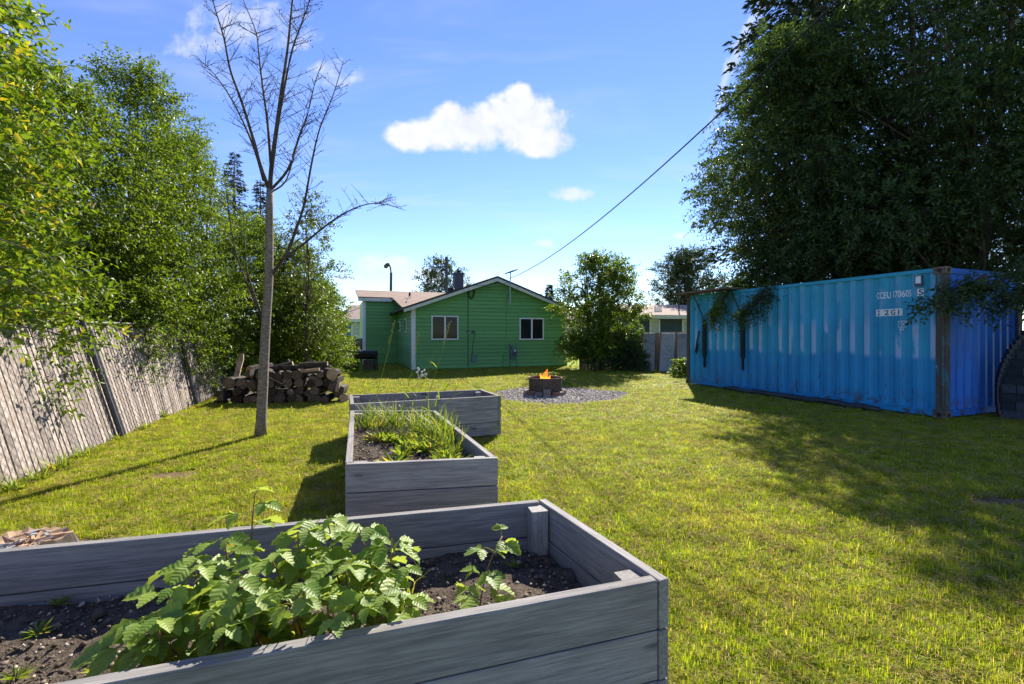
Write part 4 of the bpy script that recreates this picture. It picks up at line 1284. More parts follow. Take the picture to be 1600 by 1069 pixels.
# ------------------------------------------------------------------ neighbouring houses
def far_house(name, label, loc, rz, w, dpt, ez, rz_, wall, roofm, wins):
    e = empty(name, loc, rz, label=label, cat='house')
    t = MB(); t.box((0, 0, 0), (w, dpt, ez)); wl = t.build('wall', wall, e)
    t = MB(); o = .45
    t.add([(-o, -o, ez - .05), (w + o, -o, ez - .05), (w + o, dpt / 2, rz_), (-o, dpt / 2, rz_), (-o, dpt + o, ez - .05), (w + o, dpt + o, ez - .05)], [(0, 1, 2, 3), (3, 2, 5, 4)])
    rf_ = t.build('roof', roofm, e)
    t = MB(); t.box((-o, -o - .04, ez - .24), (w + o, -o - .005, ez - .03)); t.build('fascia', M['trim2'], rf_)
    for (x0, x1, z0, z1) in wins:
        t = MB(); t.box((x0, -.05, z0), (x1, -.002, z1)); f_ = t.build('window_frame', M['white'], wl)
        t = MB(); t.box((x0 + .08, -.06, z0 + .08), (x1 - .08, -.051, z1 - .08)); t.build('pane', M['paleglass'], f_)
    return e, rf_


q0 = P(1000, 520, 25.0); q0.z = 0
e, rf_ = far_house('slate_house', 'slate-coloured house with pale brown roof beyond the right fence', q0, R(8), 7.5, 7, 2.55, 3.35, M['slatewall'], M['shingle_far'], [(.55, 1.15, 1.2, 2.3), (2.45, 3.1, 1.2, 2.3), (5, 6, 1.2, 2.2)])
for k in range(4):
    t = MB(); x = 1.35 + .12 * k; t.tube([(x, 1.0, 2.7), (x, 1.0, 3.1 - .04 * (k % 2))], .04, 6); t.build('roof_pipe', M['trim2'], rf_)
t = MB(); t.tube([(2.6, .6, 2.6), (2.6, .6, 4.6)], .035, 6); t.build('roof_mast', M['black'], rf_)
q0 = P(535, 520, 30.); q0.z = 0
far_house('blue_house', 'blue house glimpsed between the left trees and green wing', q0, R(0), 7, 6, 2.5, 3.6, M['bluewall'], M['shingle_far'], [(.6, 1.3, 1.2, 2.2)])
q0 = P(880, 520, 33.); q0.z = 0
far_house('pale_house', 'pale pink house glimpsed behind the bush right of the green house', q0, R(5), 5.5, 6, 2.6, 3.3, M['palewall'], M['shingle_far'], [(.5, 1.2, 1.1, 2.2), (2.2, 3.0, 1.1, 2.2)])

# street lamp and utility pole beyond the house
lp = P(610.5, 523, 36.); lp.z = 0
sl_ = empty('street_lamp', lp, 0, label='dark street lamp with drooping head rising behind the green wing', cat='street lamp')
t = MB(); t.tube([(0, 0, 0), (0, 0, 4), (0.03, 0, 6.35)], [.14, .12, .10], 8); t.build('pole', M['darksteel'], sl_)
t = MB(); t.tube([(.03, 0, 6.3), (-.02, 0, 6.75), (-.12, 0, 6.98), (-.2, 0, 7.02)], .06, 6); t.build('arm', M['darksteel'], sl_)
t = MB(); t.tube([(-.1, 0, 7.06), (-.22, 0, 7.0), (-.42, 0, 6.82), (-.5, 0, 6.74)], [.06, .16, .17, .06], 8); t.build('lamp_head', M['darksteel'], sl_)
up = P(697.5, 523, 31.); up.z = 0
u_ = empty('utility_pole', up, 0, label='dark utility pole standing behind the green house roof', cat='pole')
t = MB(); t.tube([(0, 0, 0), (0, 0, 6.75)], [.12, .10], 8); t.build('shaft', M['darksteel'], u_)
t = MB(); t.box((-.05, -.1, 5.5), (.25, -.02, 5.75)); t.build('bracket', M['darksteel'], u_)

# ================================================================== TREES
LL = [M['leaf_left'], M['twig']]
lt = [
    # base(x,y), height, z0, rx, ry, lobes, sprigs, seed, label, leaf
    ((-6.9, 5.2), 4.1, .8, 1.7, 1.7, 46, 2600, 11, 'leafy tree behind the fence at the left frame edge, under the overhanging branch', (.075, .038)),
    ((-7.6, 7.4), 5.9, .8, 2.1, 1.7, 60, 4600, 12, 'tall bushy tree behind the fence with loose shoots against the sky', (.068, .036)),
    ((-7.9, 9.6), 7.3, .8, 1.75, 1.5, 60, 4400, 13, 'tallest slender leafy tree behind the fence with a wispy tip', (.068, .036)),
    ((-8.3, 11.6), 6.6, .6, 1.7, 1.5, 50, 3600, 14, 'rounded leafy tree behind the fence, right of the tallest one', (.07, .036)),
    ((-8.1, 14.0), 5.2, .4, 1.9, 1.5, 50, 3300, 15, 'broad leafy tree behind the woodpile\'s left end', (.075, .04)),
    ((-7.1, 15.0), 4.4, .2, 1.5, 1.4, 44, 2600, 16, 'low spreading leafy tree right behind the woodpile', (.08, .045)),
    ((-8.0, 18.5), 3.7, .2, 1.45, 1.4, 36, 2000, 17, 'low leafy tree between the woodpile and green house', (.09, .05)),
]
for (b, h, z0, rx, ry, nlb, ns, sd, lab, lf_) in lt:
    put_tree('leafy_tree', lab, (b[0], b[1], 0), lobed_tree(sd, h, z0, rx, ry, nlb, ns, lf_, .42, 13, lobe=(.4, .8), mats=LL, multi=3 if sd != 13 else 1, trunk_r=.08, taper=.6, shape='oval'), group='leafy trees behind the fence')
# sparse young birch right of the bare tree
put_tree('young_birch', 'sparse young birch with a thin leafy top behind the woodpile', tuple(G(480, 600).xy) + (0,),
         lobed_tree(31, 5.7, 1.2, 1.0, .9, 30, 620, (.075, .055), .36, 9, mats=[M['leaf_birch'], M['twig']], trunk_r=.06, lobe=(.25, .5), taper=.5))
for (px, top, d, sd, rb, lab) in ((366, 236, 19., 41, 1.5, 'dark pointed spruce rising behind the leafy trees, taller one'), (407, 280, 20., 42, 1.3, 'dark pointed spruce rising behind the leafy trees, shorter one')):
    p = P(px, 0, d); h = CH + (HY - top) / F * d
    put_tree('spruce_tree', lab, (p.x, p.y, 0), spruce_mesh(sd, h, rb, .9), group='spruces behind the left trees')
for (px, top, d, sd, lab) in ((858, 444, 52., 43, 'small far spruce tip above the right roof slope, bluish'), (843, 458, 56., 44, 'small far spruce tip just right of the gable peak')):
    p = P(px, 0, d); h = CH + (HY - top) / F * d
    put_tree('spruce_tree', lab, (p.x, p.y, 0), spruce_mesh(sd, h, 1.7, .4, nl=.3, nw=.1))
# tree behind the roof
p = P(690, 0, 33.)
put_tree('roadside_tree', 'airy leafy tree showing above the green house roof', (p.x, p.y, 0), lobed_tree(51, 7.0, 1.5, 2.2, 2.0, 34, 900, (.17, .10), .7, 10, mats=[M['leaf_far'], M['twig']], lobe=(.5, .9), trunk_r=.12, bk=M['bark'], stemr=.01))
p = P(1075, 0, 33.)
put_tree('round_tree', 'round dark green tree behind the slate house', (p.x, p.y, 0), lobed_tree(52, 7.6, 1.5, 3.0, 2.8, 50, 2100, (.16, .09), .7, 12, mats=[M['leaf_far'], M['twig']], lobe=(.7, 1.2), trunk_r=.2, stemr=.01))
# big bush right of the house
p = P(935, 0, 18.6)
put_tree('lilac_bush', 'large multi-stemmed leafy bush at the green house\'s right corner', (p.x, p.y, 0),
         lobed_tree(53, 4.8, .35, 2.0, 1.3, 62, 2700, (.10, .065), .42, 11, mats=[M['leaf_mid'], M['twig']], multi=6, lobe=(.3, .62), trunk_r=.09, up=.7, shape='round'), cat='bush')
p = P(985, 0, 17.9)
put_tree('low_shrub', 'low dark shrub at the foot of the board fence', (p.x, p.y, 0), lobed_tree(54, 1.15, .05, .75, .5, 16, 600, (.07, .04), .25, 10, mats=[M['leaf_dark'], M['twig']], multi=3, lobe=(.2, .35), trunk_r=.03), cat='bush')
p = P(1066, 0, 15.5)
put_tree('low_shrub', 'small pale-leaved plant beside the container\'s far corner', (p.x, p.y, 0), lobed_tree(55, .62, .02, .38, .3, 10, 150, (.09, .06), .16, 7, mats=[M['leaf_mid'], M['twig']], multi=3, lobe=(.1, .2), trunk_r=.015), cat='bush')

# right: dark mountain ash and spruces behind the container
DK = [M['leaf_dark'], M['twig']]
rt = [
    ((9.0, 12.4), 9.2, 2.3, 3.7, 2.5, 104, 6600, 61, 'broad dark tree over the container\'s far end, reaching furthest left', (-2.1, -1.1)),
    ((9.9, 10.2), 11.5, 2.6, 2.9, 2.4, 92, 5200, 62, 'dark feathery tree behind the middle of the container', (-1.4, -.7)),
    ((12.2, 12.6), 12.0, 2.4, 2.7, 2.5, 84, 2200, 63, 'tall dark tree with thick forked limbs at the right edge', (.3, 0)),
    ((11.4, 8.3), 10.0, 2.7, 2.6, 2.3, 66, 2200, 64, 'dark tree leaning in over the container end at the right edge', (-.8, -.5)),
]
for (b, h, z0, rx, ry, nlb, ns, sd, lab, ln_) in rt:
    put_tree('mountain_ash', lab, (b[0], b[1], 0), lobed_tree(sd, h, z0, rx, ry, nlb, ns, (.105, .042), .48, 15, lean=ln_, mats=DK, lobe=(.5, .95), trunk_r=.17, up=.15, droop=.5, taper=.5, multi=1 if sd > 62 else 2, shape='dome' if sd > 61 else 'slant'), group='dark trees behind the container')
p = P(1275, 0, 17.0)
put_tree('spruce_tree', 'very tall dark spruce whose top leaves the frame above the container', (p.x, p.y, 0), spruce_mesh(45, 21., 5.0, 1.0, 4.0, .24, .085))
# branches hanging in front of the container's upper edge
def hanging_branch(name, label, pts, seed, n, mats):
    g = np.random.default_rng(seed); e = empty(name, pts[0], 0, label=label, cat='branch'); o = Vector(pts[0]); P_ = [Vector(p) - o for p in pts]
    tb = MB(); tb.tube(P_, [.03 - .024 * k / (len(P_) - 1) for k in range(len(P_))], 6); tb.build('limb', M['twig'], e)
    S_, D_ = [], []
    for k in range(n):
        f = g.uniform(.1, 1.) ** .8 * (len(P_) - 1); i = min(int(f), len(P_) - 2); q = P_[i].lerp(P_[i + 1], f - i)
        d = (P_[i + 1] - P_[i]).normalized(); S_.append(tuple(q + Vector(g.normal(0, .06, 3)))); D_.append(tuple(d * .7 + Vector(g.normal(0, .7, 3)) + Vector((0, 0, -.1))))
    lv, lt_, sv, st_ = sprigs(g, np.array(S_), np.array(D_), .34, 14, .09, .034, .45)
    link('foliage', crown_mesh('foliage', [(lv, lt_, 0), (sv, st_, 1)], mats), e)


hanging_branch('overhanging_bough', 'sunlit feathery bough hanging over the container\'s far end', [P(1235, 395, 12.6), P(1190, 420, 12.2), P(1150, 445, 11.9), P(1125, 470, 11.8), P(1115, 492, 11.7)], 71, 130, [M['leaf_mid'], M['twig']])
hanging_branch('overhanging_bough', 'dark bough hanging in front of the container top, right of the sunlit one', [P(1290, 400, 11.2), P(1240, 425, 11.0), P(1205, 450, 10.8), P(1172, 480, 10.7), P(1160, 495, 10.6)], 72, 120, DK)
hanging_branch('overhanging_bough', 'dark twig drooping beside the container\'s rusty near corner post', [P(1540, 430, 7.5), P(1500, 455, 7.3), P(1470, 468, 7.25), P(1450, 478, 7.2)], 73, 32, DK)
hanging_branch('overhanging_bough', 'dark bough drooping over the container end wall at the frame edge', [P(1640, 400, 7.6), P(1590, 425, 7.4), P(1545, 450, 7.3), P(1510, 452, 7.25)], 74, 90, DK)
hanging_branch('overhanging_bough', 'dark leaf spray hanging before the bright upper end wall', [P(1660, 430, 7.3), P(1610, 450, 7.2), P(1580, 464, 7.1)], 75, 50, DK)

# ------------------------------------------------------------------ bare tree on the lawn: limbs traced, twigs grown
TB = G(408, 683); D0 = TB.y
bt = empty('bare_tree', TB, 0, label='thin bare-branched tree standing alone on the left lawn', cat='tree')
q = random.Random(21)


def tp(px, py, dd=0.): return P(px, py, D0 + dd) - TB


trunk = [(407, 690, 17), (408, 660, 15.5), (411, 600, 14.5), (413, 555, 14), (416, 500, 13), (420, 440, 12.5), (421, 380, 11.5), (421, 330, 11), (422, 296, 10)]
t = MB(); t.tube([tp(a, b) for a, b, w in trunk], [w / 2 / F * D0 * (1.15 if i == 0 else 1) for i, (a, b, w) in enumerate(trunk)], 12); t.build('trunk', M['bark_grey'], bt, smooth=True)
limbs = [
    ([(422, 300), (424, 262), (432, 200), (440, 140), (449, 80), (455, 20), (463, -60), (468, -120)], 7.5, (0, .1)),
    ([(424, 275), (433, 205), (443, 145), (456, 80), (470, 40), (487, -10), (500, -70)], 4.5, (0, -.5)),
    ([(421, 298), (408, 262), (395, 215), (378, 160), (360, 110), (350, 60), (335, 10), (322, -40)], 6, (0, -.3)),
    ([(412, 282), (400, 240), (382, 195), (360, 152), (338, 120), (318, 98)], 4.5, (0, .5)),
    ([(423, 255), (418, 190), (411, 140), (405, 90), (400, 50), (382, 5), (370, -30)], 4.5, (0, .6)),
    ([(423, 297), (450, 265), (465, 220), (480, 180), (492, 130), (506, 92)], 4.5, (0, -.4)),
    ([(421, 434), (447, 398), (462, 360), (475, 320), (488, 250), (500, 200), (520, 150), (537, 95)], 6, (0, .4)),
    ([(440, 406), (470, 385), (500, 360), (535, 335), (570, 320), (600, 319), (634, 329)], 4.5, (0, .8)),
    ([(424, 300), (445, 285), (458, 250), (470, 205), (478, 165)], 3, (0, .5)),
    ([(410, 500), (398, 470), (387, 445), (370, 400), (360, 350), (354, 300), (350, 262)], 3.4, (0, -.5)),
    ([(408, 490), (396, 455), (386, 420), (382, 370), (381, 330)], 2.8, (0, .3)),
    ([(420, 590), (440, 600), (455, 612), (470, 622)], 1.6, (0, -.3)),
]
for li, (pp, w, (d0, d1)) in enumerate(limbs):
    n = len(pp); pts = [tp(a, b, d0 + (d1 - d0) * i / (n - 1) * (1.6 if n > 6 else 1)) for i, (a, b) in enumerate(pp)]
    # smooth subdivision
    fine = []
    for i in range(n - 1):
        p0, p1, p2, p3 = pts[max(i - 1, 0)], pts[i], pts[i + 1], pts[min(i + 2, n - 1)]
        for k in range(4):
            u = k / 4; fine.append(.5 * ((2 * p1) + (p2 - p0) * u + (2 * p0 - 5 * p1 + 4 * p2 - p3) * u * u + (3 * p1 - p0 - 3 * p2 + p3) * u ** 3))
    fine.append(pts[-1]); m = len(fine); r0 = w / 2 / F * D0
    t = MB(); t.tube(fine, [r0 * (1 - .85 * i / (m - 1)) for i in range(m)], 7)
    lim = t.build('limb', M['twig'], bt, smooth=True)
    tw = MB()
    ln_all = sum((fine[i + 1] - fine[i]).length for i in range(m - 1))
    nt = int(ln_all / .060) if li < 9 else int(ln_all / .16)
    for k in range(nt):
        f = q.uniform(.16, 1.0) * (m - 1); i = min(int(f), m - 2); s_ = fine[i].lerp(fine[i + 1], f - i); d = (fine[i + 1] - fine[i]).normalized()
        sd = Vector((q.choice((-1, 1)) * q.uniform(.5, 1), q.uniform(-.8, .8), q.uniform(-.1, .5))).normalized()
        L1 = q.uniform(.14, .52) * (1 - .4 * f / m); dirv = (d * .6 + sd).normalized(); curve = Vector((q.uniform(-.2, .2), q.uniform(-.2, .2), q.uniform(-.25, .35)))
        tp_ = [s_ + dirv * L1 * u + curve * L1 * u * u for u in (0, .35, .7, 1)]
        tw.tube(tp_, [.0045, .0036, .0028, .0018], 4, cap=False)
        for j in range(q.randint(1, 3)):
            u = q.uniform(.3, .95); b0 = s_ + dirv * L1 * u + curve * L1 * u * u
            d2 = (dirv * .7 + Vector((q.uniform(-1, 1), q.uniform(-1, 1), q.uniform(-.3, .8)))).normalized(); L2 = q.uniform(.04, .16)
            tw.tube([b0, b0 + d2 * L2 * .5 + Vector((0, 0, .01)), b0 + d2 * L2], [.0027, .0022, .0015], 3, cap=False)
            if q.random() < .35:
                e_ = b0 + d2 * L2; tw.tube([e_, e_ + Vector((0, 0, -.012)), e_ + Vector((0, 0, -.02))], [.003, .007, .002], 4)
    tw.build('twigs', M['twig'], lim)

# ------------------------------------------------------------------ near tree: overhanging branch with single leaves
near = empty('overhanging_tree', (-6.4, 3.6, 0), 0, label='near tree at the left edge with leafy branches reaching over the fence', cat='tree')
nb_ = Vector((-6.4, 3.6, 0))
t = MB(); t.tube([(0, 0, -.05), (.1, .05, 1.2), (.2, .1, 2.6), (.2, .1, 4.4)], [.10, .085, .06, .02], 9); t.build('trunk', M['bark'], near, smooth=True)


def big_leaf(L, W, cup, seed):
    q = random.Random(seed); vs = []; n = 6
    mb = MB(); mid, lf, rg = [], [], []
    for k in range(n + 1):
        u = k / n; w = W / 2 * (math.sin(math.pi * u ** .8) ** .75) if 0 < k < n else 0.0
        y = L * u; z = -cup * L * u * u
        mid.append((0, y, z)); lf.append((-w, y, z + w * .45)); rg.append((w, y, z + w * .45))
    vs = mid + lf[1:n] + rg[1:n]
    fs = []
    Lx = lambda k: 0 if k == 0 else (n if k == n else n + k); Rx = lambda k: 0 if k == 0 else (n if k == n else 2 * n - 1 + k)
    for k in range(n):
        a = [k, k + 1, Lx(k + 1), Lx(k)]; b = [k, Rx(k), Rx(k + 1), k + 1]
        fs.append(tuple(dict.fromkeys(a))); fs.append(tuple(dict.fromkeys(b)))
    me = bpy.data.meshes.new('leaf'); me.from_pydata(vs, [], fs); me.polygons.foreach_set('use_smooth', [True] * len(fs)); me.update()
    return me


OL = [big_leaf(.10, .042, c, i) for i, c in enumerate((.05, .15, .25, .1, .35))]
for me in OL: me.materials.append(M['leaf_big'])
q = random.Random(33)


def orient(d, up=(0, 0, 1), roll=0.):
    d = Vector(d).normalized(); u = Vector(up); x = d.cross(u)
    if x.length < 1e-3: x = Vector((1, 0, 0))
    x.normalize(); z = x.cross(d)
    m = Matrix((x, d, z)).transposed()
    return (m @ Matrix.Rotation(roll, 3, 'Y')).to_quaternion()


tips = [(188, 548, 4.1), (178, 505, 4.2), (150, 445, 4.3), (120, 478, 3.9), (88, 405, 3.7), (60, 335, 3.7), (95, 300, 4.1), (62, 530, 3.7), (40, 60, 3.5), (45, 20, 3.5), (30, 250, 3.5), (120, 385, 4.3), (20, 440, 3.4), (35, 180, 3.6)]
for (px, py, d) in tips:
    tip = P(px, py, d) - nb_; rt_ = Vector((.2, .1, max(1.4, min(4.2, tip.z + q.uniform(.0, .5)))))
    mid = rt_.lerp(tip, .55) + Vector((0, 0, .16)); pts = [rt_, rt_.lerp(mid, .5) + Vector((0, 0, .08)), mid, mid.lerp(tip, .5) + Vector((0, 0, .04)), tip]
    mb = MB(); mb.tube(pts, [.016, .013, .010, .007, .003], 6); br_ = mb.build('branch', M['bark_grey'], near, smooth=True)
    for k in range(20):
        f = (.36 + .64 * (k + .5) / 20) * 4; i = min(int(f), 3); s_ = pts[i].lerp(pts[i + 1], f - i); d_ = (pts[i + 1] - pts[i]).normalized()
        sd = d_.cross(Vector((0, 0, 1))).normalized() * (1 if k % 2 else -1)
        off = sd * q.uniform(0, .10) + Vector((q.gauss(0, .05), q.gauss(0, .05), q.gauss(0, .05)))
        o = link('leaf', OL[q.randrange(5)], br_, (), loc=s_ + off)
        o.rotation_mode = 'QUATERNION'; o.rotation_quaternion = orient(d_ * .6 + sd * q.uniform(.3, 1.) + Vector((q.gauss(0, .3), q.gauss(0, .3), q.uniform(-.4, .15))), (q.gauss(0, .4), q.gauss(0, .4) - .2, 1), q.uniform(-.7, .7))
        sc = q.uniform(.7, 1.15); o.scale = (sc, sc, sc)
# the rest of that tree's crown, smaller and denser, out to the frame edge
g = np.random.default_rng(5); S_, D_ = [], []
for (px_, py_, d_) in tips:
    tip = P(px_, py_, d_) - nb_
    for k in range(9):
        f = q.uniform(.35, .95); c_ = Vector((.2, .1, max(1.6, tip.z + .25))).lerp(tip, f) + Vector((q.gauss(0, .07), q.gauss(0, .07), q.gauss(.05, .07)))
        S_.append(tuple(c_)); D_.append((1., q.uniform(-.7, .7), q.uniform(-.5, .4)))
for k in range(1100):
    px, py, d = q.uniform(-140, 95), q.uniform(-60, 505), q.uniform(3.9, 5.2)
    lim_ = 100 - abs(py - 360) * .16 if py > 110 else 28
    if px > lim_ : continue
    S_.append(tuple(P(px, py, d) - nb_)); D_.append((q.uniform(-.2, 1), q.uniform(-.6, .6), q.uniform(-.2, .8)))
lv, lt_, sv, st_ = sprigs(g, np.array(S_), np.array(D_), .34, 11, .085, .038, .25)
link('crown', crown_mesh('crown', [(lv, lt_, 0), (sv, st_, 1)], [M['leaf_big'], M['twig']]), near)

# ================================================================== PLANTS IN THE BEDS
def rasp_leaf(L, W, seed):
    """serrated, pleated leaflet along +Y"""
    q = random.Random(seed); n = 8; mid, lf, rg = [], [], []
    droop = q.uniform(.1, .3)
    for k in range(n + 1):
        u = k / n; w = W / 2 * (math.sin(math.pi * (u * .93 + .05) ** .75) ** .8); w *= (1.12 if k % 2 else .9)
        if k == n: w = .001
        y = L * u; z = -droop * L * u * u + (.008 * L if k % 2 else -.004 * L)
        mid.append((0, y, z - .0)); lf.append((-w, y + .05 * L * (k % 2), z + w * .35 * q.uniform(.7, 1.2))); rg.append((w, y + .05 * L * (k % 2), z + w * .35 * q.uniform(.7, 1.2)))
    vs = mid + lf + rg; fs = []
    for k in range(n):
        fs += [(k, k + 1, n + 1 + k + 1, n + 1 + k), (k, 2 * n + 2 + k, 2 * n + 2 + k + 1, k + 1)]
    me = bpy.data.meshes.new('leaf'); me.from_pydata(vs, [], fs); me.polygons.foreach_set('use_smooth', [True] * len(fs)); me.update(); me.materials.append(M['leaf_rasp'])
    return me


RL = [rasp_leaf(.092, .066, i) for i in range(6)]
q = random.Random(77)


def raspberry(label, canes, grp='raspberry plants in the nearest bed'):
    base = Vector(canes[0][0]); e = empty('raspberry_plant', base, 0, label=label, cat='plant', group=grp)
    for (b, tip, nl, s0) in canes:
        b, tip = Vector(b) - base, Vector(tip) - base
        mid = b.lerp(tip, .5) + Vector((q.uniform(-.03, .03), q.uniform(-.03, .03), .05)); pts = [b, b.lerp(mid, .5) + Vector((0, 0, .02)), mid, mid.lerp(tip, .5) + Vector((0, 0, .015)), tip]
        mb = MB(); mb.tube(pts, [.0042, .0038, .0034, .0028, .002], 6)
        ca = mb.build('cane', M['cane'], e, smooth=True)
        for k in range(nl):
            f = (.22 + .78 * (k + .7) / nl) * 4; f = min(f, 3.999); i = int(f); s_ = pts[i].lerp(pts[i + 1], f - i); az = k * 2.4 + q.uniform(-.4, .4)
            out = Vector((math.cos(az), math.sin(az), 0)); pl = q.uniform(.04, .09) * (1 - .3 * k / nl); end = s_ + out * pl + Vector((0, 0, .02))
            wl_ = end + base; fn_ = Vector((-fd1.y, fd1.x, 0)); fn_ = fn_ if fn_.y < 0 else -fn_
            if (Vector((wl_.x, wl_.y, 0)) - Vector((fr1.x, fr1.y, 0))).dot(fn_) > -.15 and wl_.z < .585: continue
            mb = MB(); mb.tube([s_, s_.lerp(end, .5) + Vector((0, 0, .012)), end], .0014, 4, cap=False); mb.build('leaf_stalk', M['weed'], ca)
            for j, (da, sc) in enumerate(((0, 1.), (1.25, .8), (-1.25, .8))):
                dv = Vector((math.cos(az + da), math.sin(az + da), q.uniform(-.45, .05)))
                o = link('leaf', RL[q.randrange(6)], ca, (), loc=end - out * (.012 if j else 0))
                o.rotation_mode = 'QUATERNION'; o.rotation_quaternion = orient(dv, (q.gauss(0, .25), q.gauss(0, .25), 1), q.uniform(-.35, .35)); s2 = sc * q.uniform(.75, 1.12) * s0 * (1 - .25 * (k == nl - 1)); o.scale = (s2,) * 3


def bsoil(s, t): 
    p = bl1(s, t); return Vector((p.x, p.y, .295))


def bp(px, py, d): return P(px, py, d)


def soil_at(px, d, jitter=.0):
    return Vector(((px - CX) / F * d, d, .295))


def clump(label, spots, s0=1.1, nl=6):
    canes = []
    for (bx, bd, tx, ty, td) in spots:
        canes.append((soil_at(bx, bd), P(tx, ty, td), nl, s0))
        canes.append((soil_at(bx + q.uniform(-25, 25), bd + q.uniform(-.06, .06)), P(tx + q.uniform(-40, 40), ty + q.uniform(15, 60), td + q.uniform(-.1, .1)), nl, s0))
    raspberry(label, canes)


clump('raspberry plant at the far left of the clump, leaves hanging over the front board', [
    (290, 1.52, 262, 925, 1.46), (330, 1.58, 310, 880, 1.55), (260, 1.44, 240, 970, 1.37), (320, 1.46, 310, 960, 1.38)], 1.0)
raspberry('raspberry plant with one tall shoot rising above the bed\'s back board', [
    (soil_at(370, 1.80), P(398, 772, 1.80), 7, .95), (soil_at(380, 1.7), P(350, 842, 1.68), 6, 1.1), (soil_at(360, 1.66), P(300, 875, 1.62), 6, 1.1)])
clump('dense raspberry plant in the middle of the clump', [
    (440, 1.62, 420, 868, 1.58), (465, 1.74, 465, 832, 1.72), (420, 1.48, 392, 935, 1.42), (480, 1.52, 470, 915, 1.45), (400, 1.55, 370, 905, 1.48)])
clump('dense raspberry plant on the right of the clump, its leaves topping the back board', [
    (540, 1.78, 510, 806, 1.77), (560, 1.75, 562, 826, 1.74), (590, 1.68, 612, 842, 1.68), (550, 1.6, 540, 880, 1.54)])
clump('raspberry plant at the right end of the clump drooping to the front board', [
    (600, 1.62, 630, 890, 1.60), (570, 1.53, 588, 930, 1.48), (520, 1.52, 515, 935, 1.46), (545, 1.5, 560, 955, 1.42)], 1.0)
raspberry('single small raspberry plant standing apart in the bed\'s bare right end', [
    (soil_at(745, 1.78), P(785, 838, 1.90), 7, .8), (soil_at(750, 1.78), P(720, 930, 1.68), 4, .85)])


def rosette(name, label, base, mats, n, L, W, seed, up=.5, grp=None):
    g = np.random.default_rng(seed); a = g.uniform(0, 6.28, n); d = np.stack([np.cos(a), np.sin(a), g.uniform(up * .2, up * 1.6, n)], 1)
    b = d * [.1, .1, .02] * L; v, t_ = leaf_arrays(b, d, np.tile([0, 0, 1.], (n, 1)) + g.normal(0, .2, (n, 3)), L * g.uniform(.6, 1.2, n), W * g.uniform(.7, 1.2, n))
    o = link(name, np_mesh(name, v, t_, mats), None, (), label=label, cat='weed', group=grp); o.location = base; return o


def blades(g, n, h, spread, w, bend=.35):
    """upright curved blades, 3 segments each; local at origin"""
    a = g.uniform(0, 6.283, n); r = np.sqrt(g.uniform(0, 1, n)) * spread; b = np.stack([np.cos(a) * r, np.sin(a) * r, np.zeros(n)], 1)
    az = g.uniform(0, 6.283, n); out = np.stack([np.cos(az), np.sin(az), np.zeros(n)], 1); sd = np.stack([-np.sin(az), np.cos(az), np.zeros(n)], 1)
    hh = h * g.uniform(.55, 1.15, n); bd = g.uniform(.05, bend * 2, n)
    V = []
    for u, wf in ((0, 1.), (.45, .85), (.8, .5), (1., .0)):
        c = b + np.array([0, 0, 1.]) * (hh * (u - .25 * bd * u * u))[:, None] + out * (hh * bd * u * u)[:, None]
        if wf > 0: V += [c + sd * w * wf * .5, c - sd * w * wf * .5]
        else: V += [c]
    v = np.stack(V, 1).reshape(-1, 3); i = np.arange(n)[:, None] * 7
    t_ = np.concatenate([i + x for x in ([0, 1, 3], [0, 3, 2], [2, 3, 5], [2, 5, 4], [4, 5, 6])], 1).reshape(-1, 3)
    return v, t_


# weeds of the nearest bed
q = random.Random(5)
for (px, py, L, lab) in ((60, 985, .05, 'small pale seedling in the soil at the bed\'s left end'), (92, 940, .045, 'dark feathery seedling by the back board of the nearest bed'), (245, 975, .055, 'pale feathery weed beside the raspberry leaves'),
                         (25, 1055, .05, 'yellowish sprout at the lower left corner of the nearest bed'), (150, 1045, .05, 'green sprout near the front board of the nearest bed'), (800, 880, .05, 'grey feathery sprig beside the small raspberry plant'), (215, 1010, .04, 'tiny weed in shade left of the raspberry leaves')):
    p = G(px, py + 6, .305); rosette('seedling', lab, p, [M['weed']], 26, L, L * .16, px, .9, 'seedlings in the nearest bed')
for k, (px, py, h) in enumerate(((640, 930, .2), (655, 905, .17), (632, 960, .12))):
    p = G(px, py, .30); v, t_ = blades(np.random.default_rng(k), 5, h, .012, .006, .6); o = link('grass_tuft', np_mesh('grass_tuft', v, t_, [M['weed']]), None, (), label=('longest bent grass blades right beside the raspberry clump', 'upright grass blades nearest the back board by the raspberry clump', 'short grass blades nearest the front board by the raspberry clump')[k], cat='grass', group='grass blades in the nearest bed'); o.location = p

# weeds of the middle bed
g = np.random.default_rng(9)
def b2(s, t_, z=.47):
    p = bl2(s, t_); return Vector((p.x, p.y, z))


k = 0
for (s, t_, h, n) in [(.12, .80, .26, 46), (.2, .86, .26, 46), (.28, .78, .24, 50), (.37, .86, .26, 50), (.46, .80, .28, 50), (.55, .84, .27, 50), (.64, .78, .26, 46), (.72, .70, .30, 44), (.80, .58, .30, 44), (.84, .44, .30, 50), (.86, .34, .26, 40), (.74, .86, .22, 40), (.88, .70, .26, 34), (.6, .62, .2, 34), (.9, .5, .34, 30)]:
    v, tt = blades(np.random.default_rng(100 + k), int(n * .8), h * (.7, 1.15, .9, 1.25, .8, 1.05)[k % 6], .11, .009, .55); k += 1
    o = link('grass_clump', np_mesh('grass_clump', v, tt, [M['weed']]), None, (), label='yellow-green grass clump in the middle bed, ' + (('first', 'second', 'third', 'fourth', 'fifth', 'sixth', 'seventh')[k - 1] + ' from the left along the back' if k < 8 else ('first', 'second', 'third', 'fourth', 'fifth', 'sixth', 'seventh', 'eighth')[k - 8] + ' of those nearer the right board'), cat='grass', group='grass clumps in the middle bed'); o.location = b2(s, t_)
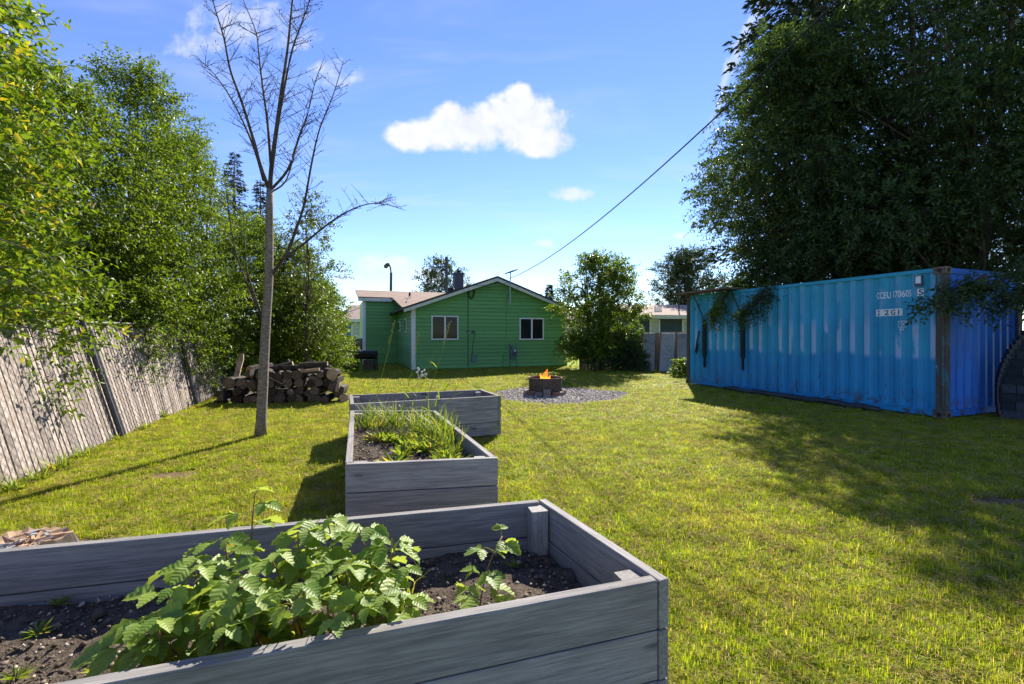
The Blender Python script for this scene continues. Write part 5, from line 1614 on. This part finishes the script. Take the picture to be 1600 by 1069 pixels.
for i in range(30):
    s, t_ = g.uniform(.30, .84), g.uniform(.05, .62)
    rosette('low_weed', 'low leafy yellow-green weed spreading in the middle raised bed', b2(s, t_), [M['weed']], 34, g.uniform(.08, .15), .028, 200 + i, 1.1, 'low weeds in the middle bed')
for i, (s, t_) in enumerate(((.25, .55), (.22, .5), (.5, .5), (.7, .3))):
    rosette('dry_weed', ('upper left brownish dry weed in the middle bed', 'leftmost brownish dry weed in the middle bed', 'brownish dry weed at the middle bed centre', 'brownish dry weed at the middle bed right front')[i], b2(s, t_), [M['stalk']], 40, .12, .008, 300 + i, 1.6, 'dry weeds in the middle bed')
for i, (s, t_) in enumerate(((.60, .30), (.64, .27), (.70, .34), (.66, .4))):
    e = empty('yellow_flower', b2(s, t_), 0, label='small yellow flower in the middle bed, ' + ('leftmost', 'second from the left', 'rightmost', 'second from the right')[i] + ' of four', cat='flower', group='yellow flowers in the middle bed')
    t = MB(); t.tube([(0, 0, 0), (0, 0, .09)], .0018, 4); t.build('stem', M['weed'], e)
    t = MB(); t.tube([(0, 0, .088), (0, 0, .094), (0, 0, .1)], [.004, .014, .008], 8); t.build('petals', M['yellow'], e)


def stalk(base, top, label, seed, heads=1, nl=3, cat='grass', head='seed'):
    base, top = Vector(base), Vector(top); q = random.Random(seed); e = empty('grass_stalk', base, 0, label=label, cat=cat)
    d = top - base; pts = [d * u + Vector((.02 * math.sin(3 * u), 0, 0)) * u for u in (0, .25, .5, .75, 1)]
    t = MB(); t.tube(pts, [.0035, .003, .0026, .002, .0015], 5); t.build('stem', M['weed'], e)
    for k in range(nl):
        u = .25 + .5 * k / max(1, nl); s_ = d * u; a = q.uniform(0, 6.28); L = q.uniform(.14, .26); out = Vector((math.cos(a), math.sin(a) * .5, 0))
        w = .005; t = MB(); sd = Vector((-math.sin(a), math.cos(a), 0)); P_ = [s_ + out * L * v * .7 + Vector((0, 0, L * (v * .9 - .5 * v * v))) for v in (0, .4, .75, 1)]
        vs = []
        for j, p_ in enumerate(P_): ww = w * (1, 1, .6, .05)[j]; vs += [p_ + sd * ww + Vector((0, 0, ww)), p_ - sd * ww]
        t.add(vs, [(0, 1, 3, 2), (2, 3, 5, 4), (4, 5, 7, 6)]); t.build('blade', M['weed'], e)
    if head == 'seed':
        t = MB()
        for k in range(16):
            u = .78 + .24 * k / 16; p_ = d * u; a = q.uniform(0, 6.28); t.tube([p_, p_ + Vector((math.cos(a) * .012, math.sin(a) * .012, .02)), p_ + Vector((math.cos(a) * .012, math.sin(a) * .012, .03))], [.001, .0035, .001], 4)
        t.build('seed_head', M['stalk'], e)
    elif head == 'fluff':
        for k in range(heads):
            p_ = d + Vector((q.uniform(-.06, .06), q.uniform(-.04, .04), q.uniform(-.05, .05))) * (heads > 1)
            t = MB(); t.tube([d * .85, p_], .0014, 4)
            t.tube([p_ + Vector((0, 0, -.012)), p_ + Vector((0, 0, -.006)), p_ + Vector((0, 0, .006)), p_ + Vector((0, 0, .012))], [.004, .012, .012, .004], 8); t.build('flower_head', M['fluff'], e)


stalk(b2(.22, .97), P(616, 505, 5.0), 'tallest straight grass stalk rising left over the middle bed', 1, 1, 1)
stalk(b2(.55, .92), P(655, 520, 4.95), 'slanting grass stalk rising in front of the house corner', 2, 1, 2)
stalk(b2(.72, .80), P(703, 506, 4.75), 'tall grass stalk with seed head before the left house window', 3, 1, 3)
stalk(b2(.60, .88), P(681, 545, 4.9), 'leafy grass stalk beside the seed-headed stalks', 4, 1, 4, head='none')
stalk(b2(.74, .72), P(713, 572, 4.6), 'bent grass stalk at the right of the tall stalks', 5, 1, 4, head='none')
stalk(b2(.78, .62), P(728, 575, 4.5), 'grass stalk nearest the far bed\'s right end', 6, 1, 4, head='none')
stalk(b2(.5, .9), P(660, 580, 4.9), 'cluster of small white fluffy flower heads over the beds', 7, 9, 2, 'flower', 'fluff')
for i, (s, t_, px, py, d) in enumerate(((.62, .75, 683, 620, 4.7), (.26, .7, 610, 637, 4.6), (.42, .55, 625, 655, 4.2), (.58, .78, 657, 642, 4.7))):
    stalk(b2(s, t_), P(px, py, d), ('dandelion clock standing highest in the middle bed', 'dandelion clock at the back left of the middle bed', 'dandelion clock in the centre of the middle bed', 'dandelion clock near the back edge of the middle bed')[i], 20 + i, 1, 1, 'flower', 'fluff')

# weeds along the fence foot
for i, (px, py, h) in enumerate(((20, 770, .2), (60, 752, .2), (95, 735, .22), (130, 715, .16), (180, 690, .12), (225, 672, .15), (250, 655, .3), (275, 640, .5), (300, 628, .6), (325, 615, .5), (335, 620, .4))):
    p = G(px, py); n = 40
    g = np.random.default_rng(400 + i); v, tt = blades(g, 34, h, .09, .013, .6); a = g.uniform(0, 6.28, 40); dd_ = np.stack([np.cos(a), np.sin(a), g.uniform(.3, 1.6, 40)], 1); lv, ltt = leaf_arrays(dd_ * [.03, .03, .0], dd_, g.normal(0, .3, (40, 3)) + [0, 0, 1], g.uniform(.5, 1, 40) * h * .6, np.full(40, .035))
    o = link('fence_weed', crown_mesh('fence_weed', [(v, tt, 0), (lv, ltt, 0)], [M['weed']]), None, (), label='leafy weed clump at the slatted fence foot, ' + ('nearest', 'second', 'third', 'fourth', 'fifth', 'sixth', 'seventh', 'eighth', 'ninth', 'tenth', 'farthest')[i] + ' along from the camera', cat='weed', group='weeds along the fence foot'); o.location = p
# bare arching shoots by the fence
for i, (a, b, c) in enumerate(((P(352, 611, 9.9), P(335, 590, 9.9), P(315, 550, 10.)), (P(350, 613, 9.8), P(330, 575, 9.9), P(333, 552, 10.1)), (P(262, 560, 9.2), P(290, 575, 9.2), P(255, 600, 9.0)))):
    t = MB(); t.tube([a, a.lerp(b, .5) + Vector((0, 0, .05)), b, c], [.009, .007, .006, .003], 6); t.build('arching_shoot', M['bark_grey'], None, smooth=True, label=('pale bare shoot leaning left of the woodpile', 'pale bent shoot crossing beside the woodpile\'s left end', 'thin pale shoot arching over the fence slats')[i], cat='shoot')

# ================================================================== LAWN GRASS (instances on scattered points)
def point_in_quad(x, y, quad):
    ok = np.ones_like(x, bool)
    for a, b in zip(quad, quad[1:] + quad[:1]): ok &= ((b.x - a.x) * (y - a.y) - (b.y - a.y) * (x - a.x)) > -.0
    return ok


g = np.random.default_rng(77)
P_ = []
for (y0, y1, dens, sc) in ((.9, 2.6, 2600, .85), (2.6, 4.5, 1500, 1.0), (4.5, 7.5, 700, 1.3), (7.5, 12, 300, 1.9), (12, 21, 110, 2.8)):
    x0, x1 = -1.3 * y1 - .6, 1.3 * y1 + .6
    n = int((x1 - x0) * (y1 - y0) * dens); x = g.uniform(x0, x1, n); y = g.uniform(y0, y1, n); k = np.abs(x) < 1.28 * y + .8
    P_.append(np.stack([x[k], y[k], np.full(k.sum(), sc)], 1))
P_ = np.concatenate(P_); x, y = P_[:, 0], P_[:, 1]
keep = np.ones(len(P_), bool)
for Q in (B1, B2, B3): keep &= ~point_in_quad(x, y, Q)
c0 = CN; cq = [CN, CN + RX * CW, CN + RX * CW + AX * CL, CN + AX * CL]
keep &= ~point_in_quad(x, y, cq)
hq = [HA, HA + RX * HW, HA + RX * HW + AX * 9, HA + AX * 9]; keep &= ~point_in_quad(x, y, hq)
an = np.arctan2(y - gc.y, x - gc.x); rr = np.hypot((x - gc.x) / 1.62, (y - gc.y) / 1.5); keep &= rr > (1 + .07 * np.sin(3 * an + 1) + .05 * np.sin(7 * an)) + g.normal(0, .03, len(x))
fx = (x - FB0.x) * FO.x + (y - FB0.y) * FO.y; keep &= fx < .02
wq = [WP0 - wn * .2, WP1 - wn * .2, WP1 + wn * .8, WP0 + wn * .8]; keep &= ~point_in_quad(x, y, wq)
keep &= np.hypot(x + 3.24, y - 3.02) > .23
for (px, py, rx_, ry_) in BARE:
    b = G(px, py); keep &= (np.hypot((x - b.x) / rx_, (y - b.y) / ry_) > g.uniform(.5, 1.2, len(x)))
P_ = P_[keep]; n = len(P_)
print('grass tufts', n)
me = bpy.data.meshes.new('lawn_grass'); me.vertices.add(n)
me.vertices.foreach_set('co', np.stack([P_[:, 0], P_[:, 1], np.full(n, .0)], 1).astype(np.float32).ravel())
at = me.attributes.new('sc', 'FLOAT', 'POINT'); at.data.foreach_set('value', (P_[:, 2] * g.uniform(.7, 1.25, n)).astype(np.float32))
at = me.attributes.new('rz', 'FLOAT', 'POINT'); at.data.foreach_set('value', g.uniform(0, 6.283, n).astype(np.float32))
at = me.attributes.new('hs', 'FLOAT', 'POINT'); at.data.foreach_set('value', (g.uniform(.75, 1.2, n) * P_[:, 2] ** .25).astype(np.float32))
me.update()
lawn = link('lawn_grass', me, None, (), label='sunlit yellow-green mown lawn grass covering the yard', cat='grass', kind='stuff')
tuftcol = bpy.data.collections.new('tufts')
for k in range(7):
    gg = np.random.default_rng(900 + k)
    if k < 5: v, t_ = blades(gg, 16, (.05, .044, .055, .04, .048)[k], .035, .0042, .75)
    elif k == 6:
        n_s = 14; a = gg.uniform(0, 6.28, n_s); d = np.stack([np.cos(a), np.sin(a), gg.uniform(-.02, .5, n_s)], 1)
        v, t_ = leaf_arrays(np.stack([gg.normal(0, .03, n_s), gg.normal(0, .03, n_s), gg.uniform(.008, .03, n_s)], 1), d, np.tile([0, 0, 1.], (n_s, 1)), gg.uniform(.03, .075, n_s), gg.uniform(.002, .004, n_s))
    else:
        v, t_ = blades(gg, 7, .04, .035, .004, .7); a = gg.uniform(0, 6.28, 9); d = np.stack([np.cos(a), np.sin(a), gg.uniform(.3, .9, 9)], 1)
        lv, lt_ = leaf_arrays(d * .006, d, np.tile([0, 0, 1.], (9, 1)), gg.uniform(.022, .04, 9), gg.uniform(.012, .018, 9)); t_ = np.concatenate([t_, lt_ + len(v)]); v = np.concatenate([v, lv])
    tuftcol.objects.link(bpy.data.objects.new('tuft', np_mesh('tuft', v, t_, [M['grass'] if k < 6 else M['straw']])))
ng = bpy.data.node_groups.new('scatter_tufts', 'GeometryNodeTree')
ng.interface.new_socket('Geometry', in_out='INPUT', socket_type='NodeSocketGeometry'); ng.interface.new_socket('Geometry', in_out='OUTPUT', socket_type='NodeSocketGeometry')
N = ng.nodes; Lk = ng.links
gi = N.new('NodeGroupInput'); go = N.new('NodeGroupOutput'); iop = N.new('GeometryNodeInstanceOnPoints'); ci = N.new('GeometryNodeCollectionInfo'); m2p = N.new('GeometryNodeMeshToPoints')
ci.inputs['Collection'].default_value = tuftcol; ci.inputs['Separate Children'].default_value = True; ci.inputs['Reset Children'].default_value = True
iop.inputs['Pick Instance'].default_value = True
def named(nm):
    a = N.new('GeometryNodeInputNamedAttribute'); a.data_type = 'FLOAT'; a.inputs['Name'].default_value = nm; return a.outputs['Attribute']
cr = N.new('ShaderNodeCombineXYZ'); Lk.new(named('rz'), cr.inputs[2]); cs_ = N.new('ShaderNodeCombineXYZ'); sc_ = named('sc'); Lk.new(sc_, cs_.inputs[0]); Lk.new(sc_, cs_.inputs[1]); Lk.new(named('hs'), cs_.inputs[2])
Lk.new(gi.outputs[0], m2p.inputs[0]); Lk.new(m2p.outputs[0], iop.inputs['Points']); Lk.new(ci.outputs[0], iop.inputs['Instance']); Lk.new(cr.outputs[0], iop.inputs['Rotation']); Lk.new(cs_.outputs[0], iop.inputs['Scale']); Lk.new(iop.outputs[0], go.inputs[0])
md = lawn.modifiers.new('scatter', 'NODES'); md.node_group = ng
